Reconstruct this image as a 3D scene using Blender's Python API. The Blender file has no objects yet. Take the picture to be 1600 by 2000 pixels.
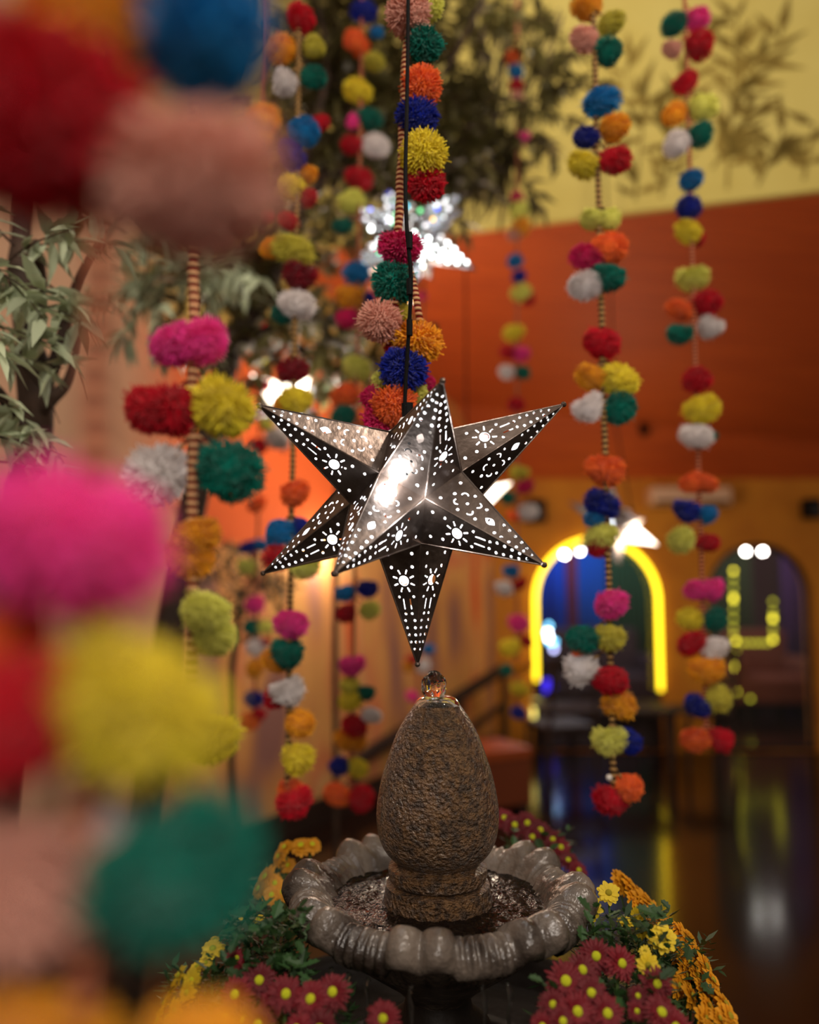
import bpy, bmesh, math, random
import numpy as np
from mathutils import Vector, Matrix, Euler
from mathutils.geometry import delaunay_2d_cdt
random.seed(7)
rng = np.random.default_rng(7)
scn = bpy.context.scene
COL = scn.collection
pi = math.pi

# ---------------------------------------------------------------- camera
F = 1600.0
PITCH = math.radians(5)
CAM = Vector((0, 0, 1.5))
FW = Vector((0, math.cos(PITCH), math.sin(PITCH)))
UP = Vector((0, -math.sin(PITCH), math.cos(PITCH)))
RT = Vector((1, 0, 0))
cd = bpy.data.cameras.new('camera')
cam = bpy.data.objects.new('camera', cd)
COL.objects.link(cam)
cam.location = CAM
cam.rotation_euler = (pi / 2 + PITCH, 0, 0)
cd.sensor_fit = 'VERTICAL'
cd.sensor_height = 30
cd.lens = 24
cd.clip_start = 0.02
cd.dof.use_dof = True
cd.dof.focus_distance = 1.14
cd.dof.aperture_fstop = 1.1
scn.camera = cam

# ---------------------------------------------------------------- world, exposure
w = bpy.data.worlds.new('world')
scn.world = w
w.use_nodes = True
w.node_tree.nodes['Background'].inputs[0].default_value = (1.0, 0.80, 0.62, 1)
w.node_tree.nodes['Background'].inputs[1].default_value = 0.26
scn.view_settings.view_transform = 'Standard'
scn.view_settings.look = 'None'
scn.view_settings.exposure = 0.0
scn.view_settings.gamma = 1.0
scn.view_settings.use_curve_mapping = False
scn.cycles.use_denoising = True
scn.cycles.max_bounces = 6
scn.cycles.diffuse_bounces = 3
scn.cycles.glossy_bounces = 3
scn.cycles.transmission_bounces = 6
scn.cycles.transparent_max_bounces = 8
scn.cycles.caustics_reflective = False
scn.cycles.caustics_refractive = False
scn.cycles.sample_clamp_indirect = 3.0


def lamp(name, loc, power, color=(1, 0.85, 0.7), radius=0.1, spot=None, to=None, parent=None):
    ld = bpy.data.lights.new(name, 'SPOT' if spot else 'POINT')
    ld.energy = power
    ld.color = color
    ld.shadow_soft_size = radius
    o = bpy.data.objects.new(name, ld)
    COL.objects.link(o)
    o.location = loc
    if spot:
        ld.spot_size = math.radians(spot)
        ld.spot_blend = 0.7
        o.rotation_euler = (Vector(to) - Vector(loc)).to_track_quat('-Z', 'Y').to_euler()
    if parent:
        o.parent = parent
    return o


# unseen room lights, and fills added to brighten single surfaces
lamp('unseen_room_light', (-1.1, 0.1, 3.6), 42, (1, 0.86, 0.72), 0.12)
lamp('unseen_room_light', (1.5, 0.3, 3.7), 115, (1, 0.86, 0.72), 0.12)
lamp('unseen_room_light', (0.3, -1.3, 2.7), 120, (1, 0.90, 0.80), 0.15)  # frontal fill added behind the camera, set low to face the pompoms
lamp('wall_washer', (0.15, 2.75, 4.55), 80, (1, 0.90, 0.72), 0.05, 120, (1.1, 4.2, 3.9))
lamp('soffit_fill', (-0.5, 5.2, 1.7), 15, (1, 0.82, 0.62), 0.1)  # bare fill added in the open room to brighten the soffit
lamp('back_wall_fill', (1.6, 6.2, 1.9), 13, (1, 0.84, 0.66), 0.1)  # bare fill added in front of the mustard wall to brighten it
lamp('mural_fill', (-0.1, 4.4, 2.4), 40, (1, 0.80, 0.60), 0.1)  # bare fill added to brighten the mural wall


# ---------------------------------------------------------------- helpers
def atY(px, py, Y):
    d = FW + RT * ((px - 800) / F) - UP * ((py - 1000) / F)
    t = Y / d.y
    return CAM + d * t


def depth(px, py, Y):
    d = FW + RT * ((px - 800) / F) - UP * ((py - 1000) / F)
    return Y / d.y


def srgb(r, g, b):
    def f(c):
        c /= 255
        return c / 12.92 if c <= 0.04045 else ((c + 0.055) / 1.055) ** 2.4
    return (f(r), f(g), f(b), 1)


MATS = {}


def mat(name, color, rough=0.6, metal=0.0, spec=0.5, bump=0.0, bscale=40, var=0.0, vscale=6, emit=None, estr=0,
        trans=0.0, ior=1.45, col2=None, translucent=0.0, sheen=0.0, rand=0.0, stretch=(1, 1, 1), rvar=0.0, coat=0.0):
    m = bpy.data.materials.new(name)
    m.use_nodes = True
    nt = m.node_tree
    N, L = nt.nodes, nt.links
    b = N['Principled BSDF']
    b.inputs['Base Color'].default_value = color
    b.inputs['Roughness'].default_value = rough
    b.inputs['Metallic'].default_value = metal
    b.inputs['Specular IOR Level'].default_value = spec
    b.inputs['Transmission Weight'].default_value = trans
    b.inputs['IOR'].default_value = ior
    b.inputs['Sheen Weight'].default_value = sheen
    b.inputs['Coat Weight'].default_value = coat
    if emit:
        b.inputs['Emission Color'].default_value = emit
        b.inputs['Emission Strength'].default_value = estr
    tc = mp = None
    if bump or var or col2 or rvar:
        tc = N.new('ShaderNodeTexCoord')
        mp = N.new('ShaderNodeMapping')
        mp.inputs['Scale'].default_value = stretch
        L.new(tc.outputs['Object'], mp.inputs['Vector'])
    cout = None
    if var or col2:
        nz = N.new('ShaderNodeTexNoise')
        nz.inputs['Scale'].default_value = vscale
        nz.inputs['Detail'].default_value = 5
        L.new(mp.outputs[0], nz.inputs['Vector'])
        mx = N.new('ShaderNodeMix')
        mx.data_type = 'RGBA'
        c2 = col2 or tuple(max(0, c * (1 - var)) for c in color[:3]) + (1,)
        mx.inputs[6].default_value = color
        mx.inputs[7].default_value = c2
        rp = N.new('ShaderNodeMapRange')
        rp.inputs[1].default_value = 0.38
        rp.inputs[2].default_value = 0.62
        L.new(nz.outputs['Fac'], rp.inputs[0])
        L.new(rp.outputs[0], mx.inputs[0])
        cout = mx.outputs[2]
    if rand:
        oi = N.new('ShaderNodeObjectInfo')
        hs = N.new('ShaderNodeHueSaturation')
        if cout:
            L.new(cout, hs.inputs['Color'])
        else:
            hs.inputs['Color'].default_value = color
        mr = N.new('ShaderNodeMapRange')
        mr.inputs[3].default_value = 1 - rand
        mr.inputs[4].default_value = 1 + rand
        L.new(oi.outputs['Random'], mr.inputs[0])
        L.new(mr.outputs[0], hs.inputs['Value'])
        cout = hs.outputs[0]
    if cout:
        L.new(cout, b.inputs['Base Color'])
    if bump:
        nb = N.new('ShaderNodeTexNoise')
        nb.inputs['Scale'].default_value = bscale
        nb.inputs['Detail'].default_value = 4
        L.new(mp.outputs[0], nb.inputs['Vector'])
        bp = N.new('ShaderNodeBump')
        bp.inputs['Strength'].default_value = bump
        bp.inputs['Distance'].default_value = 0.01
        L.new(nb.outputs['Fac'], bp.inputs['Height'])
        L.new(bp.outputs[0], b.inputs['Normal'])
    if translucent:
        tr = N.new('ShaderNodeBsdfTranslucent')
        tr.inputs[0].default_value = color
        if cout:
            L.new(cout, tr.inputs[0])
        ms = N.new('ShaderNodeMixShader')
        ms.inputs[0].default_value = translucent
        L.new(b.outputs[0], ms.inputs[1])
        L.new(tr.outputs[0], ms.inputs[2])
        L.new(ms.outputs[0], N['Material Output'].inputs[0])
    MATS[name] = m
    return m


def newmesh(name, verts, faces, smooth=False):
    me = bpy.data.meshes.new(name)
    me.from_pydata([tuple(v) for v in verts], [], faces)
    me.update()
    if smooth:
        me.polygons.foreach_set('use_smooth', [True] * len(me.polygons))
    return me


def obj(name, me, m=None, parent=None, loc=None, rot=None, scale=None):
    o = bpy.data.objects.new(name, me)
    COL.objects.link(o)
    if m is not None:
        if len(me.materials) == 0:
            me.materials.append(m)
        elif me.materials[0] is not m:
            o.material_slots[0].link = 'OBJECT'
            o.material_slots[0].material = m
    if parent:
        o.parent = parent
    if loc is not None:
        o.location = loc
    if rot is not None:
        if isinstance(rot, Matrix):
            rot = rot.to_euler()
        o.rotation_euler = rot
    if scale is not None:
        o.scale = scale if hasattr(scale, '__len__') else (scale,) * 3
    return o


def thing(name, label, cat, loc=(0, 0, 0), group=None, rot=None, scale=None):
    o = bpy.data.objects.new(name, None)
    o.empty_display_size = 0.05
    COL.objects.link(o)
    o.location = loc
    if rot is not None:
        o.rotation_euler = rot
    if scale:
        o.scale = (scale,) * 3
    o['label'] = label
    o['category'] = cat
    if group:
        o['group'] = group
    return o


def tag(o, label, cat, group=None):
    o['label'] = label
    o['category'] = cat
    if group:
        o['group'] = group
    return o


def struct(o):
    o['kind'] = 'structure'
    return o


class MB:
    """collects vertices and faces"""
    def __init__(s):
        s.v, s.f = [], []

    def add(s, v, f):
        n = len(s.v)
        s.v += [tuple(x) for x in v]
        s.f += [tuple(i + n for i in q) for q in f]
        return s

    def box(s, a, b):
        (x0, y0, z0), (x1, y1, z1) = a, b
        return s.add([(x0, y0, z0), (x1, y0, z0), (x1, y1, z0), (x0, y1, z0), (x0, y0, z1), (x1, y0, z1), (x1, y1, z1), (x0, y1, z1)],
                     [(0, 3, 2, 1), (4, 5, 6, 7), (0, 1, 5, 4), (1, 2, 6, 5), (2, 3, 7, 6), (3, 0, 4, 7)])

    def tube(s, pts, rad, n=8, cap=True):
        pts = [Vector(p) for p in pts]
        if not hasattr(rad, '__len__'):
            rad = [rad] * len(pts)
        vs, fs = [], []
        prev = None
        for i, p in enumerate(pts):
            t = (pts[min(i + 1, len(pts) - 1)] - pts[max(i - 1, 0)]).normalized()
            if prev is None:
                a = Vector((0, 0, 1)) if abs(t.z) < 0.9 else Vector((1, 0, 0))
                x = t.cross(a).normalized()
            else:
                x = (prev - t * prev.dot(t)).normalized()
            prev = x
            y = t.cross(x)
            for k in range(n):
                an = 2 * pi * k / n
                vs.append(p + (x * math.cos(an) + y * math.sin(an)) * rad[i])
        for i in range(len(pts) - 1):
            for k in range(n):
                fs.append((i * n + k, i * n + (k + 1) % n, (i + 1) * n + (k + 1) % n, (i + 1) * n + k))
        if cap:
            fs.append(tuple(range(n - 1, -1, -1)))
            fs.append(tuple((len(pts) - 1) * n + k for k in range(n)))
        return s.add(vs, fs)

    def lathe(s, prof, n=48, fn=None):
        vs, fs = [], []
        for r, z in prof:
            for k in range(n):
                a = 2 * pi * k / n
                rr, zz = (r, z) if fn is None else fn(r, z, a)
                vs.append((rr * math.cos(a), rr * math.sin(a), zz))
        for i in range(len(prof) - 1):
            for k in range(n):
                fs.append((i * n + k, i * n + (k + 1) % n, (i + 1) * n + (k + 1) % n, (i + 1) * n + k))
        return s.add(vs, fs)

    def ball(s, c, r, nu=10, nv=6, sc=(1, 1, 1)):
        vs, fs = [], []
        for j in range(nv + 1):
            th = pi * j / nv
            for i in range(nu):
                a = 2 * pi * i / nu
                vs.append((c[0] + r * sc[0] * math.sin(th) * math.cos(a), c[1] + r * sc[1] * math.sin(th) * math.sin(a), c[2] + r * sc[2] * math.cos(th)))
        for j in range(nv):
            for i in range(nu):
                fs.append((j * nu + i, (j + 1) * nu + i, (j + 1) * nu + (i + 1) % nu, j * nu + (i + 1) % nu))
        return s.add(vs, fs)

    def mesh(s, name, smooth=False):
        return newmesh(name, s.v, s.f, smooth)

    def build(s, name, m, parent=None, smooth=False, **k):
        return obj(name, s.mesh(name, smooth), m, parent, **k)


def smoothpts(pts, n=6):
    """Catmull-Rom through pts"""
    P = [Vector(p) for p in pts]
    P = [P[0] * 2 - P[1]] + P + [P[-1] * 2 - P[-2]]
    out = []
    for i in range(1, len(P) - 2):
        for k in range(n):
            t = k / n
            a, b, c, d = P[i - 1], P[i], P[i + 1], P[i + 2]
            out.append(0.5 * ((2 * b) + (c - a) * t + (2 * a - 5 * b + 4 * c - d) * t * t + (3 * b - a - 3 * c + d) * t ** 3))
    out.append(P[-2])
    return out


# ---------------------------------------------------------------- materials
M_tin = mat('punched_tin', srgb(134, 120, 112), 0.34, 0.92, bump=0.14, bscale=60, col2=srgb(92, 78, 70), vscale=14)
_nt = M_tin.node_tree
_geo = _nt.nodes.new('ShaderNodeNewGeometry')
_dif = _nt.nodes.new('ShaderNodeBsdfDiffuse')  # pale matte inside, added so the lamp brightens the punched holes
_dif.inputs[0].default_value = (0.9, 0.9, 0.9, 1)
_ms = _nt.nodes.new('ShaderNodeMixShader')
_nt.links.new(_geo.outputs['Backfacing'], _ms.inputs[0])
_nt.links.new(_nt.nodes['Principled BSDF'].outputs[0], _ms.inputs[1])
_nt.links.new(_dif.outputs[0], _ms.inputs[2])
_nt.links.new(_ms.outputs[0], _nt.nodes['Material Output'].inputs[0])
M_black = mat('black_rubber', srgb(10, 8, 8), 0.75, spec=0.2)
M_floor = mat('dark_polished_floor', srgb(34, 19, 14), 0.14, bump=0.05, bscale=3, col2=srgb(24, 13, 10), vscale=2, spec=0.6)
M_mustard = mat('mustard_plaster', srgb(196, 128, 30), 0.85, bump=0.15, bscale=20, col2=srgb(180, 112, 26), vscale=3)
M_yellow = mat('yellow_plaster', srgb(204, 186, 106), 0.9, bump=0.1, bscale=15, col2=srgb(196, 176, 94), vscale=2)
M_leafshape = mat('leaf_shape_brown', srgb(112, 92, 34), 0.9, col2=srgb(140, 116, 48), vscale=4)
M_soffit = mat('rust_painted_boards', srgb(190, 84, 30), 0.6, bump=0.12, bscale=8, col2=srgb(172, 72, 26), vscale=4, stretch=(0.4, 8, 1))
M_darkwood = mat('dark_wood', srgb(40, 22, 15), 0.65, col2=srgb(34, 18, 12), vscale=6)
M_stone = mat('wet_grey_stone', srgb(116, 104, 94), 0.25, bump=0.6, bscale=55, col2=srgb(36, 26, 21), vscale=11, spec=0.8)
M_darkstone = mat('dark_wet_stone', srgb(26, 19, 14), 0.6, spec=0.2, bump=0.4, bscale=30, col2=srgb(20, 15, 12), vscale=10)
M_water = mat('basin_water', srgb(16, 10, 7), 0.1, trans=0.0, ior=1.33, bump=0.6, bscale=75, spec=0.32)
M_clear = mat('clear_water', (1, 1, 1, 1), 0.02, trans=1.0, ior=1.33, bump=0.0, spec=0.8)
M_neon = mat('yellow_neon', srgb(255, 214, 20), 0.4, emit=(1, 0.70, 0.02, 1), estr=3.4)
M_whitebulb = mat('white_bulb', (1, 1, 1, 1), 0.4, emit=(1, 0.93, 0.85, 1), estr=36)
M_glow_point = mat('leak_glow_white', (1, 0.95, 0.9, 1), 0.4, emit=(1, 0.86, 0.66, 1), estr=5)  # emission standing in for leaked light on tin star points
M_coolbulb = mat('cool_bulb', (1, 1, 1, 1), 0.4, emit=(0.85, 0.93, 1, 1), estr=30)
M_soil = mat('dark_soil', srgb(22, 16, 12), 0.95, bump=0.5, bscale=60)
M_bark = mat('brown_bark', srgb(70, 50, 36), 0.8, bump=0.6, bscale=30, col2=srgb(48, 34, 26), vscale=12)
M_leaf = mat('grey_green_leaf', srgb(182, 192, 160), 0.35, rand=0.35, translucent=0.2, spec=0.6)
M_leafolive = mat('olive_leaf', srgb(124, 116, 66), 0.45, col2=srgb(74, 66, 40), vscale=5, translucent=0.2)
M_leafsage = mat('sage_leaf', srgb(156, 174, 140), 0.5, col2=srgb(100, 116, 84), vscale=6, translucent=0.2)
M_mumleaf = mat('mum_leaf', srgb(46, 76, 38), 0.5, rand=0.4, translucent=0.2)
M_stem = mat('mum_stem', srgb(82, 110, 52), 0.6)


def stripe_mat(name, c1, c2, scale):
    m = mat(name, c1, 0.9, spec=0.1)
    N, L = m.node_tree.nodes, m.node_tree.links
    tc = N.new('ShaderNodeTexCoord')
    wv = N.new('ShaderNodeTexWave')
    wv.bands_direction = 'Z'
    wv.inputs['Scale'].default_value = scale
    wv.inputs['Distortion'].default_value = 1.2
    wv.inputs['Detail Scale'].default_value = 0.4
    L.new(tc.outputs['Object'], wv.inputs['Vector'])
    cr = N.new('ShaderNodeValToRGB')
    cr.color_ramp.elements[0].position = 0.42
    cr.color_ramp.elements[0].color = c1
    cr.color_ramp.elements[1].position = 0.58
    cr.color_ramp.elements[1].color = c2
    L.new(wv.outputs['Fac'], cr.inputs[0])
    L.new(cr.outputs[0], N['Principled BSDF'].inputs['Base Color'])
    bp = N.new('ShaderNodeBump')
    bp.inputs['Strength'].default_value = 0.8
    bp.inputs['Distance'].default_value = 0.003
    L.new(wv.outputs['Fac'], bp.inputs['Height'])
    L.new(bp.outputs[0], N['Principled BSDF'].inputs['Normal'])
    return m


M_cord = stripe_mat('maroon_cream_cord', srgb(112, 24, 22), srgb(214, 166, 120), 38)
M_cordpink = stripe_mat('pink_cream_cord', srgb(120, 46, 36), srgb(196, 126, 92), 32)
M_cordgreen = stripe_mat('brown_lime_cord', srgb(44, 22, 14), srgb(178, 140, 88), 26)

PC = dict(
    R=('crimson', srgb(212, 12, 40)), K=('maroon', srgb(150, 8, 34)), M=('raspberry', srgb(222, 26, 104)), P=('hot pink', srgb(252, 70, 168)),
    O=('orange', srgb(255, 122, 52)), G=('golden', srgb(252, 178, 38)), Y=('yellow', srgb(246, 226, 60)), L=('lime yellow', srgb(236, 234, 118)),
    W=('white', srgb(248, 240, 238)), T=('teal green', srgb(0, 122, 104)), B=('royal blue', srgb(18, 38, 156)), C=('turquoise blue', srgb(16, 134, 200)),
    E=('blush', srgb(236, 176, 156)), V=('olive yellow', srgb(220, 208, 78)))
PM = {k: mat('yarn_' + v[0].replace(' ', '_'), v[1], 0.95, spec=0.12, translucent=0.18, sheen=0.25, rand=0.08) for k, v in PC.items()}


# ---------------------------------------------------------------- pompom meshes
def pompom_mesh(seed, n, wid, irregular=0.10, cleft=0.3):
    r = np.random.default_rng(seed)
    mb = MB()
    i = np.arange(n) + 0.5
    ph = np.arccos(1 - 2 * i / n)
    th = pi * (1 + 5 ** 0.5) * i
    D = np.stack([np.cos(th) * np.sin(ph), np.sin(th) * np.sin(ph), np.cos(ph)], 1)
    D += r.normal(0, 0.05, D.shape)
    D /= np.linalg.norm(D, axis=1)[:, None]
    lumps = r.normal(size=(6, 3))
    lumps /= np.linalg.norm(lumps, axis=1)[:, None]
    lv = r.uniform(-irregular, irregular, 6)
    # parting: yarn pulled apart around the tie at the pole
    for k in range(n):
        d = D[k].copy()
        ln = r.uniform(0.90, 1.03) + float((np.clip(lumps @ d, 0, 1) ** 3 @ lv))
        q_ = min(max((d[2] - 0.62) / 0.38, 0), 1)
        ln *= 1 - cleft * q_ * q_ * (3 - 2 * q_)
        if r.random() < 0.10:
            ln += r.uniform(0.06, 0.17)
        t1 = np.cross(d, [0.3, 0.5, 0.81])
        t1 /= np.linalg.norm(t1)
        t2 = np.cross(d, t1)
        bend = r.normal(0, 0.07, 2)
        a = d * 0.45
        b = d * 0.78 + (t1 * bend[0] + t2 * bend[1]) * 0.3
        c = d * ln + (t1 * bend[0] + t2 * bend[1])
        vs = []
        for p, wd in ((a, wid * 0.5), (b, wid * 0.95), (c, wid)):
            a0 = k * 1.3
            for q in range(3):
                an = a0 + 2 * pi * q / 3
                vs.append(p + (t1 * math.cos(an) + t2 * math.sin(an)) * wd)
        fs = []
        for lv2 in (0, 3):
            for q in range(3):
                fs.append((lv2 + q, lv2 + (q + 1) % 3, lv2 + 3 + (q + 1) % 3, lv2 + 3 + q))
        fs.append((6, 7, 8))
        mb.add(vs, fs)
    mb.ball((0, 0, -0.08), 0.70, 12, 8)
    me = mb.mesh('pompom')
    me.materials.append(PM['W'])
    return me


POM_HI = [pompom_mesh(s, 900, 0.030) for s in (1, 2, 3)]
POM_MID = [pompom_mesh(s, 760, 0.030, 0.30, c) for s, c in ((11, 0.3), (12, 0.5), (13, 0.42), (14, 0.1))]
POM_LO = [pompom_mesh(s, 420, 0.040, 0.22, c) for s, c in ((21, 0.3), (22, 0.45), (23, 0.1))]


def garland(label, Y, items, detail, cordm, cordr, cordx=None, bottom=None, tie=True):
    """items: (colour, px, py, r_px[, behind]) - read off at plane Y, each hangs in space at its real size"""
    pys = np.array([it[2] for it in items], float)
    pxs = np.array([it[1] for it in items], float)
    if cordx is None:
        k, c0 = np.polyfit(pys, pxs, 1)
    else:
        k = (cordx[1][0] - cordx[0][0]) / (cordx[1][1] - cordx[0][1])
        c0 = cordx[0][0] - k * cordx[0][1]
    top = -160
    bot = bottom if bottom else max(pys)
    root = atY(k * top + c0, top, Y)
    g = thing('pompom_garland', label, 'garland', root, 'pompom garlands hanging around the fountain')
    pts = []
    for i in range(41):
        py = top + (bot - top) * i / 40
        pts.append(atY(k * py + c0 + 0.12 * cordr * math.sin(i * 1.1), py, Y) - root)
    rr = cordr * Y / F
    MB().tube(pts, rr, 8).build('cord', cordm, g, True)
    for n, it in enumerate(items):
        c, px, py, r = it[:4]
        off = it[4] if len(it) > 4 else None
        R = r * depth(px, py, Y) / F
        if off is None:
            off = random.uniform(-0.25, 0.25)
        p = atY(px, py, Y) + Vector((0, off * R, 0))
        # keep the apparent place when moved in depth
        p = CAM + (atY(px, py, Y) - CAM) * (1 + off * R / Y)
        me = random.choice(detail)
        s = R * 1.05
        o = obj('pompom', me, None, g, p - root, (random.uniform(-0.5, 0.5), random.uniform(-0.5, 0.5), random.uniform(0, 6.3)),
                (s * random.uniform(0.97, 1.06), s * random.uniform(0.95, 1.05), s * random.uniform(0.84, 0.97)))
        o.material_slots[0].link = 'OBJECT'
        o.material_slots[0].material = PM[c]
        o['label'] = PC[c][0] + ' pompom'
        # short tie from the cord to the pompom
        cp = atY(k * (py - r * 1.25) + c0, py - r * 1.25, Y) - root
        MB().tube([cp, (cp + p - root) / 2 + Vector((0, -0.3 * rr, 0)), p - root], rr * 0.45, 5).build('tie_yarn', cordm, g) if tie else None
    return g


# ---------------------------------------------------------------- room shell
YB = 7.5
ZC = atY(1200, 935, YB).z          # where soffit meets the far wall
E_R = atY(1600, 370, 4.06)
E_L = atY(850, 460, 4.60)
edir = (E_L - E_R)
edir.z = 0
E_R2 = E_R - edir * 1.2
E_L2 = E_L + edir * 3.0
ZE = (E_R.z + E_L.z) / 2
for e in (E_R2, E_L2):
    e.z = ZE

fl = MB().add([(-7, -3, 0), (7, -3, 0), (7, 12, 0), (-7, 12, 0)], [(0, 1, 2, 3)]).build('floor', M_floor)
struct(fl)
# sloping soffit, a slab 8 cm thick
_back = Vector((edir.y, -edir.x, 0)).normalized()
_back = (_back if _back.y > 0 else -_back) * 0.04
sv = [E_L2 + _back, E_R2 + _back, Vector((7, YB, ZC)), Vector((-7, YB, ZC))]
sv = [Vector(v) for v in sv]
mb = MB()
mb.add(sv + [v + Vector((0, 0, 0.08)) for v in sv], [(0, 3, 2, 1), (4, 5, 6, 7), (0, 1, 5, 4), (1, 2, 6, 5), (2, 3, 7, 6), (3, 0, 4, 7)])
struct(mb.build('ceiling', M_soffit))
# upper wall above the soffit edge
mb = MB()
n_f = Vector((edir.y, -edir.x, 0)).normalized()
if n_f.y > 0:
    n_f = -n_f
a, b = E_L2.copy(), E_R2.copy()
th = -n_f * 0.12
mb.add([a, b, b + Vector((0, 0, 2.6)), a + Vector((0, 0, 2.6)), a + th, b + th, b + th + Vector((0, 0, 2.6)), a + th + Vector((0, 0, 2.6))],
       [(0, 1, 2, 3), (4, 7, 6, 5), (0, 4, 5, 1), (3, 2, 6, 7), (0, 3, 7, 4), (1, 5, 6, 2)])
wu = struct(mb.build('wall_upper', M_yellow))

# flat brown leaf shapes laid on that wall
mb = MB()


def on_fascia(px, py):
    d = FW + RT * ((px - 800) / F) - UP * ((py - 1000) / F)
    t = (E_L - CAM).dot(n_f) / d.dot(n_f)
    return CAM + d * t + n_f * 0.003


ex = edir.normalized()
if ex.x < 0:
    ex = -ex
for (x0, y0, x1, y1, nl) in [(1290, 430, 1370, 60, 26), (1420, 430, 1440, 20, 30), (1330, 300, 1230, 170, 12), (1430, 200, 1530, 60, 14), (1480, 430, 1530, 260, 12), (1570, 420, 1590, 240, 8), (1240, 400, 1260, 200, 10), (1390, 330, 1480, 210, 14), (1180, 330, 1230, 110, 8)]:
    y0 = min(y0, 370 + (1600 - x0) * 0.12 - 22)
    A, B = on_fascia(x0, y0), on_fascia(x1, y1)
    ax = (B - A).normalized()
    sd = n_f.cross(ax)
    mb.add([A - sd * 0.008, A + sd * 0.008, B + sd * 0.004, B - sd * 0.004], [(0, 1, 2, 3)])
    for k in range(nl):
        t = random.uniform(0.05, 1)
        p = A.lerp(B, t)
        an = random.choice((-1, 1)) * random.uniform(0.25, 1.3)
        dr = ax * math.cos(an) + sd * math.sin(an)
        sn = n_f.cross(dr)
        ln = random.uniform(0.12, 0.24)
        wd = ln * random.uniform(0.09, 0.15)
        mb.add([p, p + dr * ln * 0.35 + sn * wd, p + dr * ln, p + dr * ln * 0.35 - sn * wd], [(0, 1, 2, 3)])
pf = mb.build('wall_leaf_shapes', M_leafshape, wu)
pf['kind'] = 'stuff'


def arch_pts(cx, hw, z0, ztop, n=20):
    zc = ztop - hw
    return [(cx - hw, z0)] + [(cx - hw * math.cos(pi * k / n), zc + hw * math.sin(pi * k / n)) for k in range(n + 1)] + [(cx + hw, z0)]


def pip(x, y, poly):
    c = False
    for i in range(len(poly)):
        (x1, y1), (x2, y2) = poly[i - 1], poly[i]
        if (y1 > y) != (y2 > y) and x < (x2 - x1) * (y - y1) / (y2 - y1) + x1:
            c = not c
    return c


def holed(outer, holes):
    vs, es = [], []
    for lp in [outer] + holes:
        n0 = len(vs)
        vs += [Vector(p) for p in lp]
        es += [(n0 + i, n0 + (i + 1) % len(lp)) for i in range(len(lp))]
    V, E, Fc, *_ = delaunay_2d_cdt(vs, es, [], 0, 1e-7)
    out = []
    bbs = [(min(p[0] for p in h), max(p[0] for p in h), min(p[1] for p in h), max(p[1] for p in h), h) for h in holes]
    for t in Fc:
        cx = sum(V[i].x for i in t) / 3
        cy = sum(V[i].y for i in t) / 3
        if not pip(cx, cy, outer):
            continue
        if any(x0 <= cx <= x1 and y0 <= cy <= y1 and pip(cx, cy, h) for x0, x1, y0, y1, h in bbs):
            continue
        out.append(tuple(t))
    return V, out


a1 = (atY(1040, 1300, YB).x, atY(1294, 1300, YB).x, atY(1165, 1046, YB).z)
a2 = (atY(1386, 1300, YB).x, atY(1594, 1300, YB).x, atY(1490, 1060, YB).z)
ARCH = [((a[0] + a[1]) / 2, (a[1] - a[0]) / 2, 0.002, a[2]) for a in (a1, a2)]
holes = [arch_pts(*a) for a in ARCH]
V, T = holed([(-7, 0), (7, 0), (7, 2.9), (-7, 2.9)], holes)
mb = MB()
mb.add([(v.x, YB, v.y) for v in V], T)
for h in holes:
    n = len(h)
    mb.add([(x, YB, z) for x, z in h] + [(x, YB + 0.2, z) for x, z in h], [(i, (i + 1) % n, n + (i + 1) % n, n + i) for i in range(n)])
struct(mb.build('wall_back', M_mustard))

# arched windows: dark frame and glass
M_glass = bpy.data.materials.new('window_glass')
M_glass.use_nodes = True
nt = M_glass.node_tree
nt.nodes.clear()
out = nt.nodes.new('ShaderNodeOutputMaterial')
mx = nt.nodes.new('ShaderNodeMixShader')
tr = nt.nodes.new('ShaderNodeBsdfTransparent')
gl = nt.nodes.new('ShaderNodeBsdfGlossy')
gl.inputs['Roughness'].default_value = 0.02
fr = nt.nodes.new('ShaderNodeFresnel')
nt.links.new(fr.outputs[0], mx.inputs[0])
nt.links.new(tr.outputs[0], mx.inputs[1])
nt.links.new(gl.outputs[0], mx.inputs[2])
nt.links.new(mx.outputs[0], out.inputs[0])
for i, a in enumerate(ARCH):
    we = bpy.data.objects.new('window_%d' % (i + 1), None)
    COL.objects.link(we)
    we.location = (a[0], YB + 0.1, 0.002)
    we['kind'] = 'structure'
    cx, hw, z0, zt = 0, a[1], 0, a[3] - 0.002
    o1 = arch_pts(cx, hw, z0, zt)
    i1 = arch_pts(cx, hw - 0.035, z0 + 0.035, zt - 0.035)
    n = len(o1)
    mb = MB()
    vs = [(x, -0.04, z) for x, z in o1] + [(x, -0.04, z) for x, z in i1] + [(x, 0.0, z) for x, z in i1]
    mb.add(vs, [(k, (k + 1) % n, n + (k + 1) % n, n + k) for k in range(n)] + [(n + k, n + (k + 1) % n, 2 * n + (k + 1) % n, 2 * n + k) for k in range(n)])
    mb.build('frame', M_darkwood, we)
    mb = MB().add([(x, -0.01, z) for x, z in i1], [tuple(range(n))])
    mb.build('pane', M_glass, we)

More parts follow.
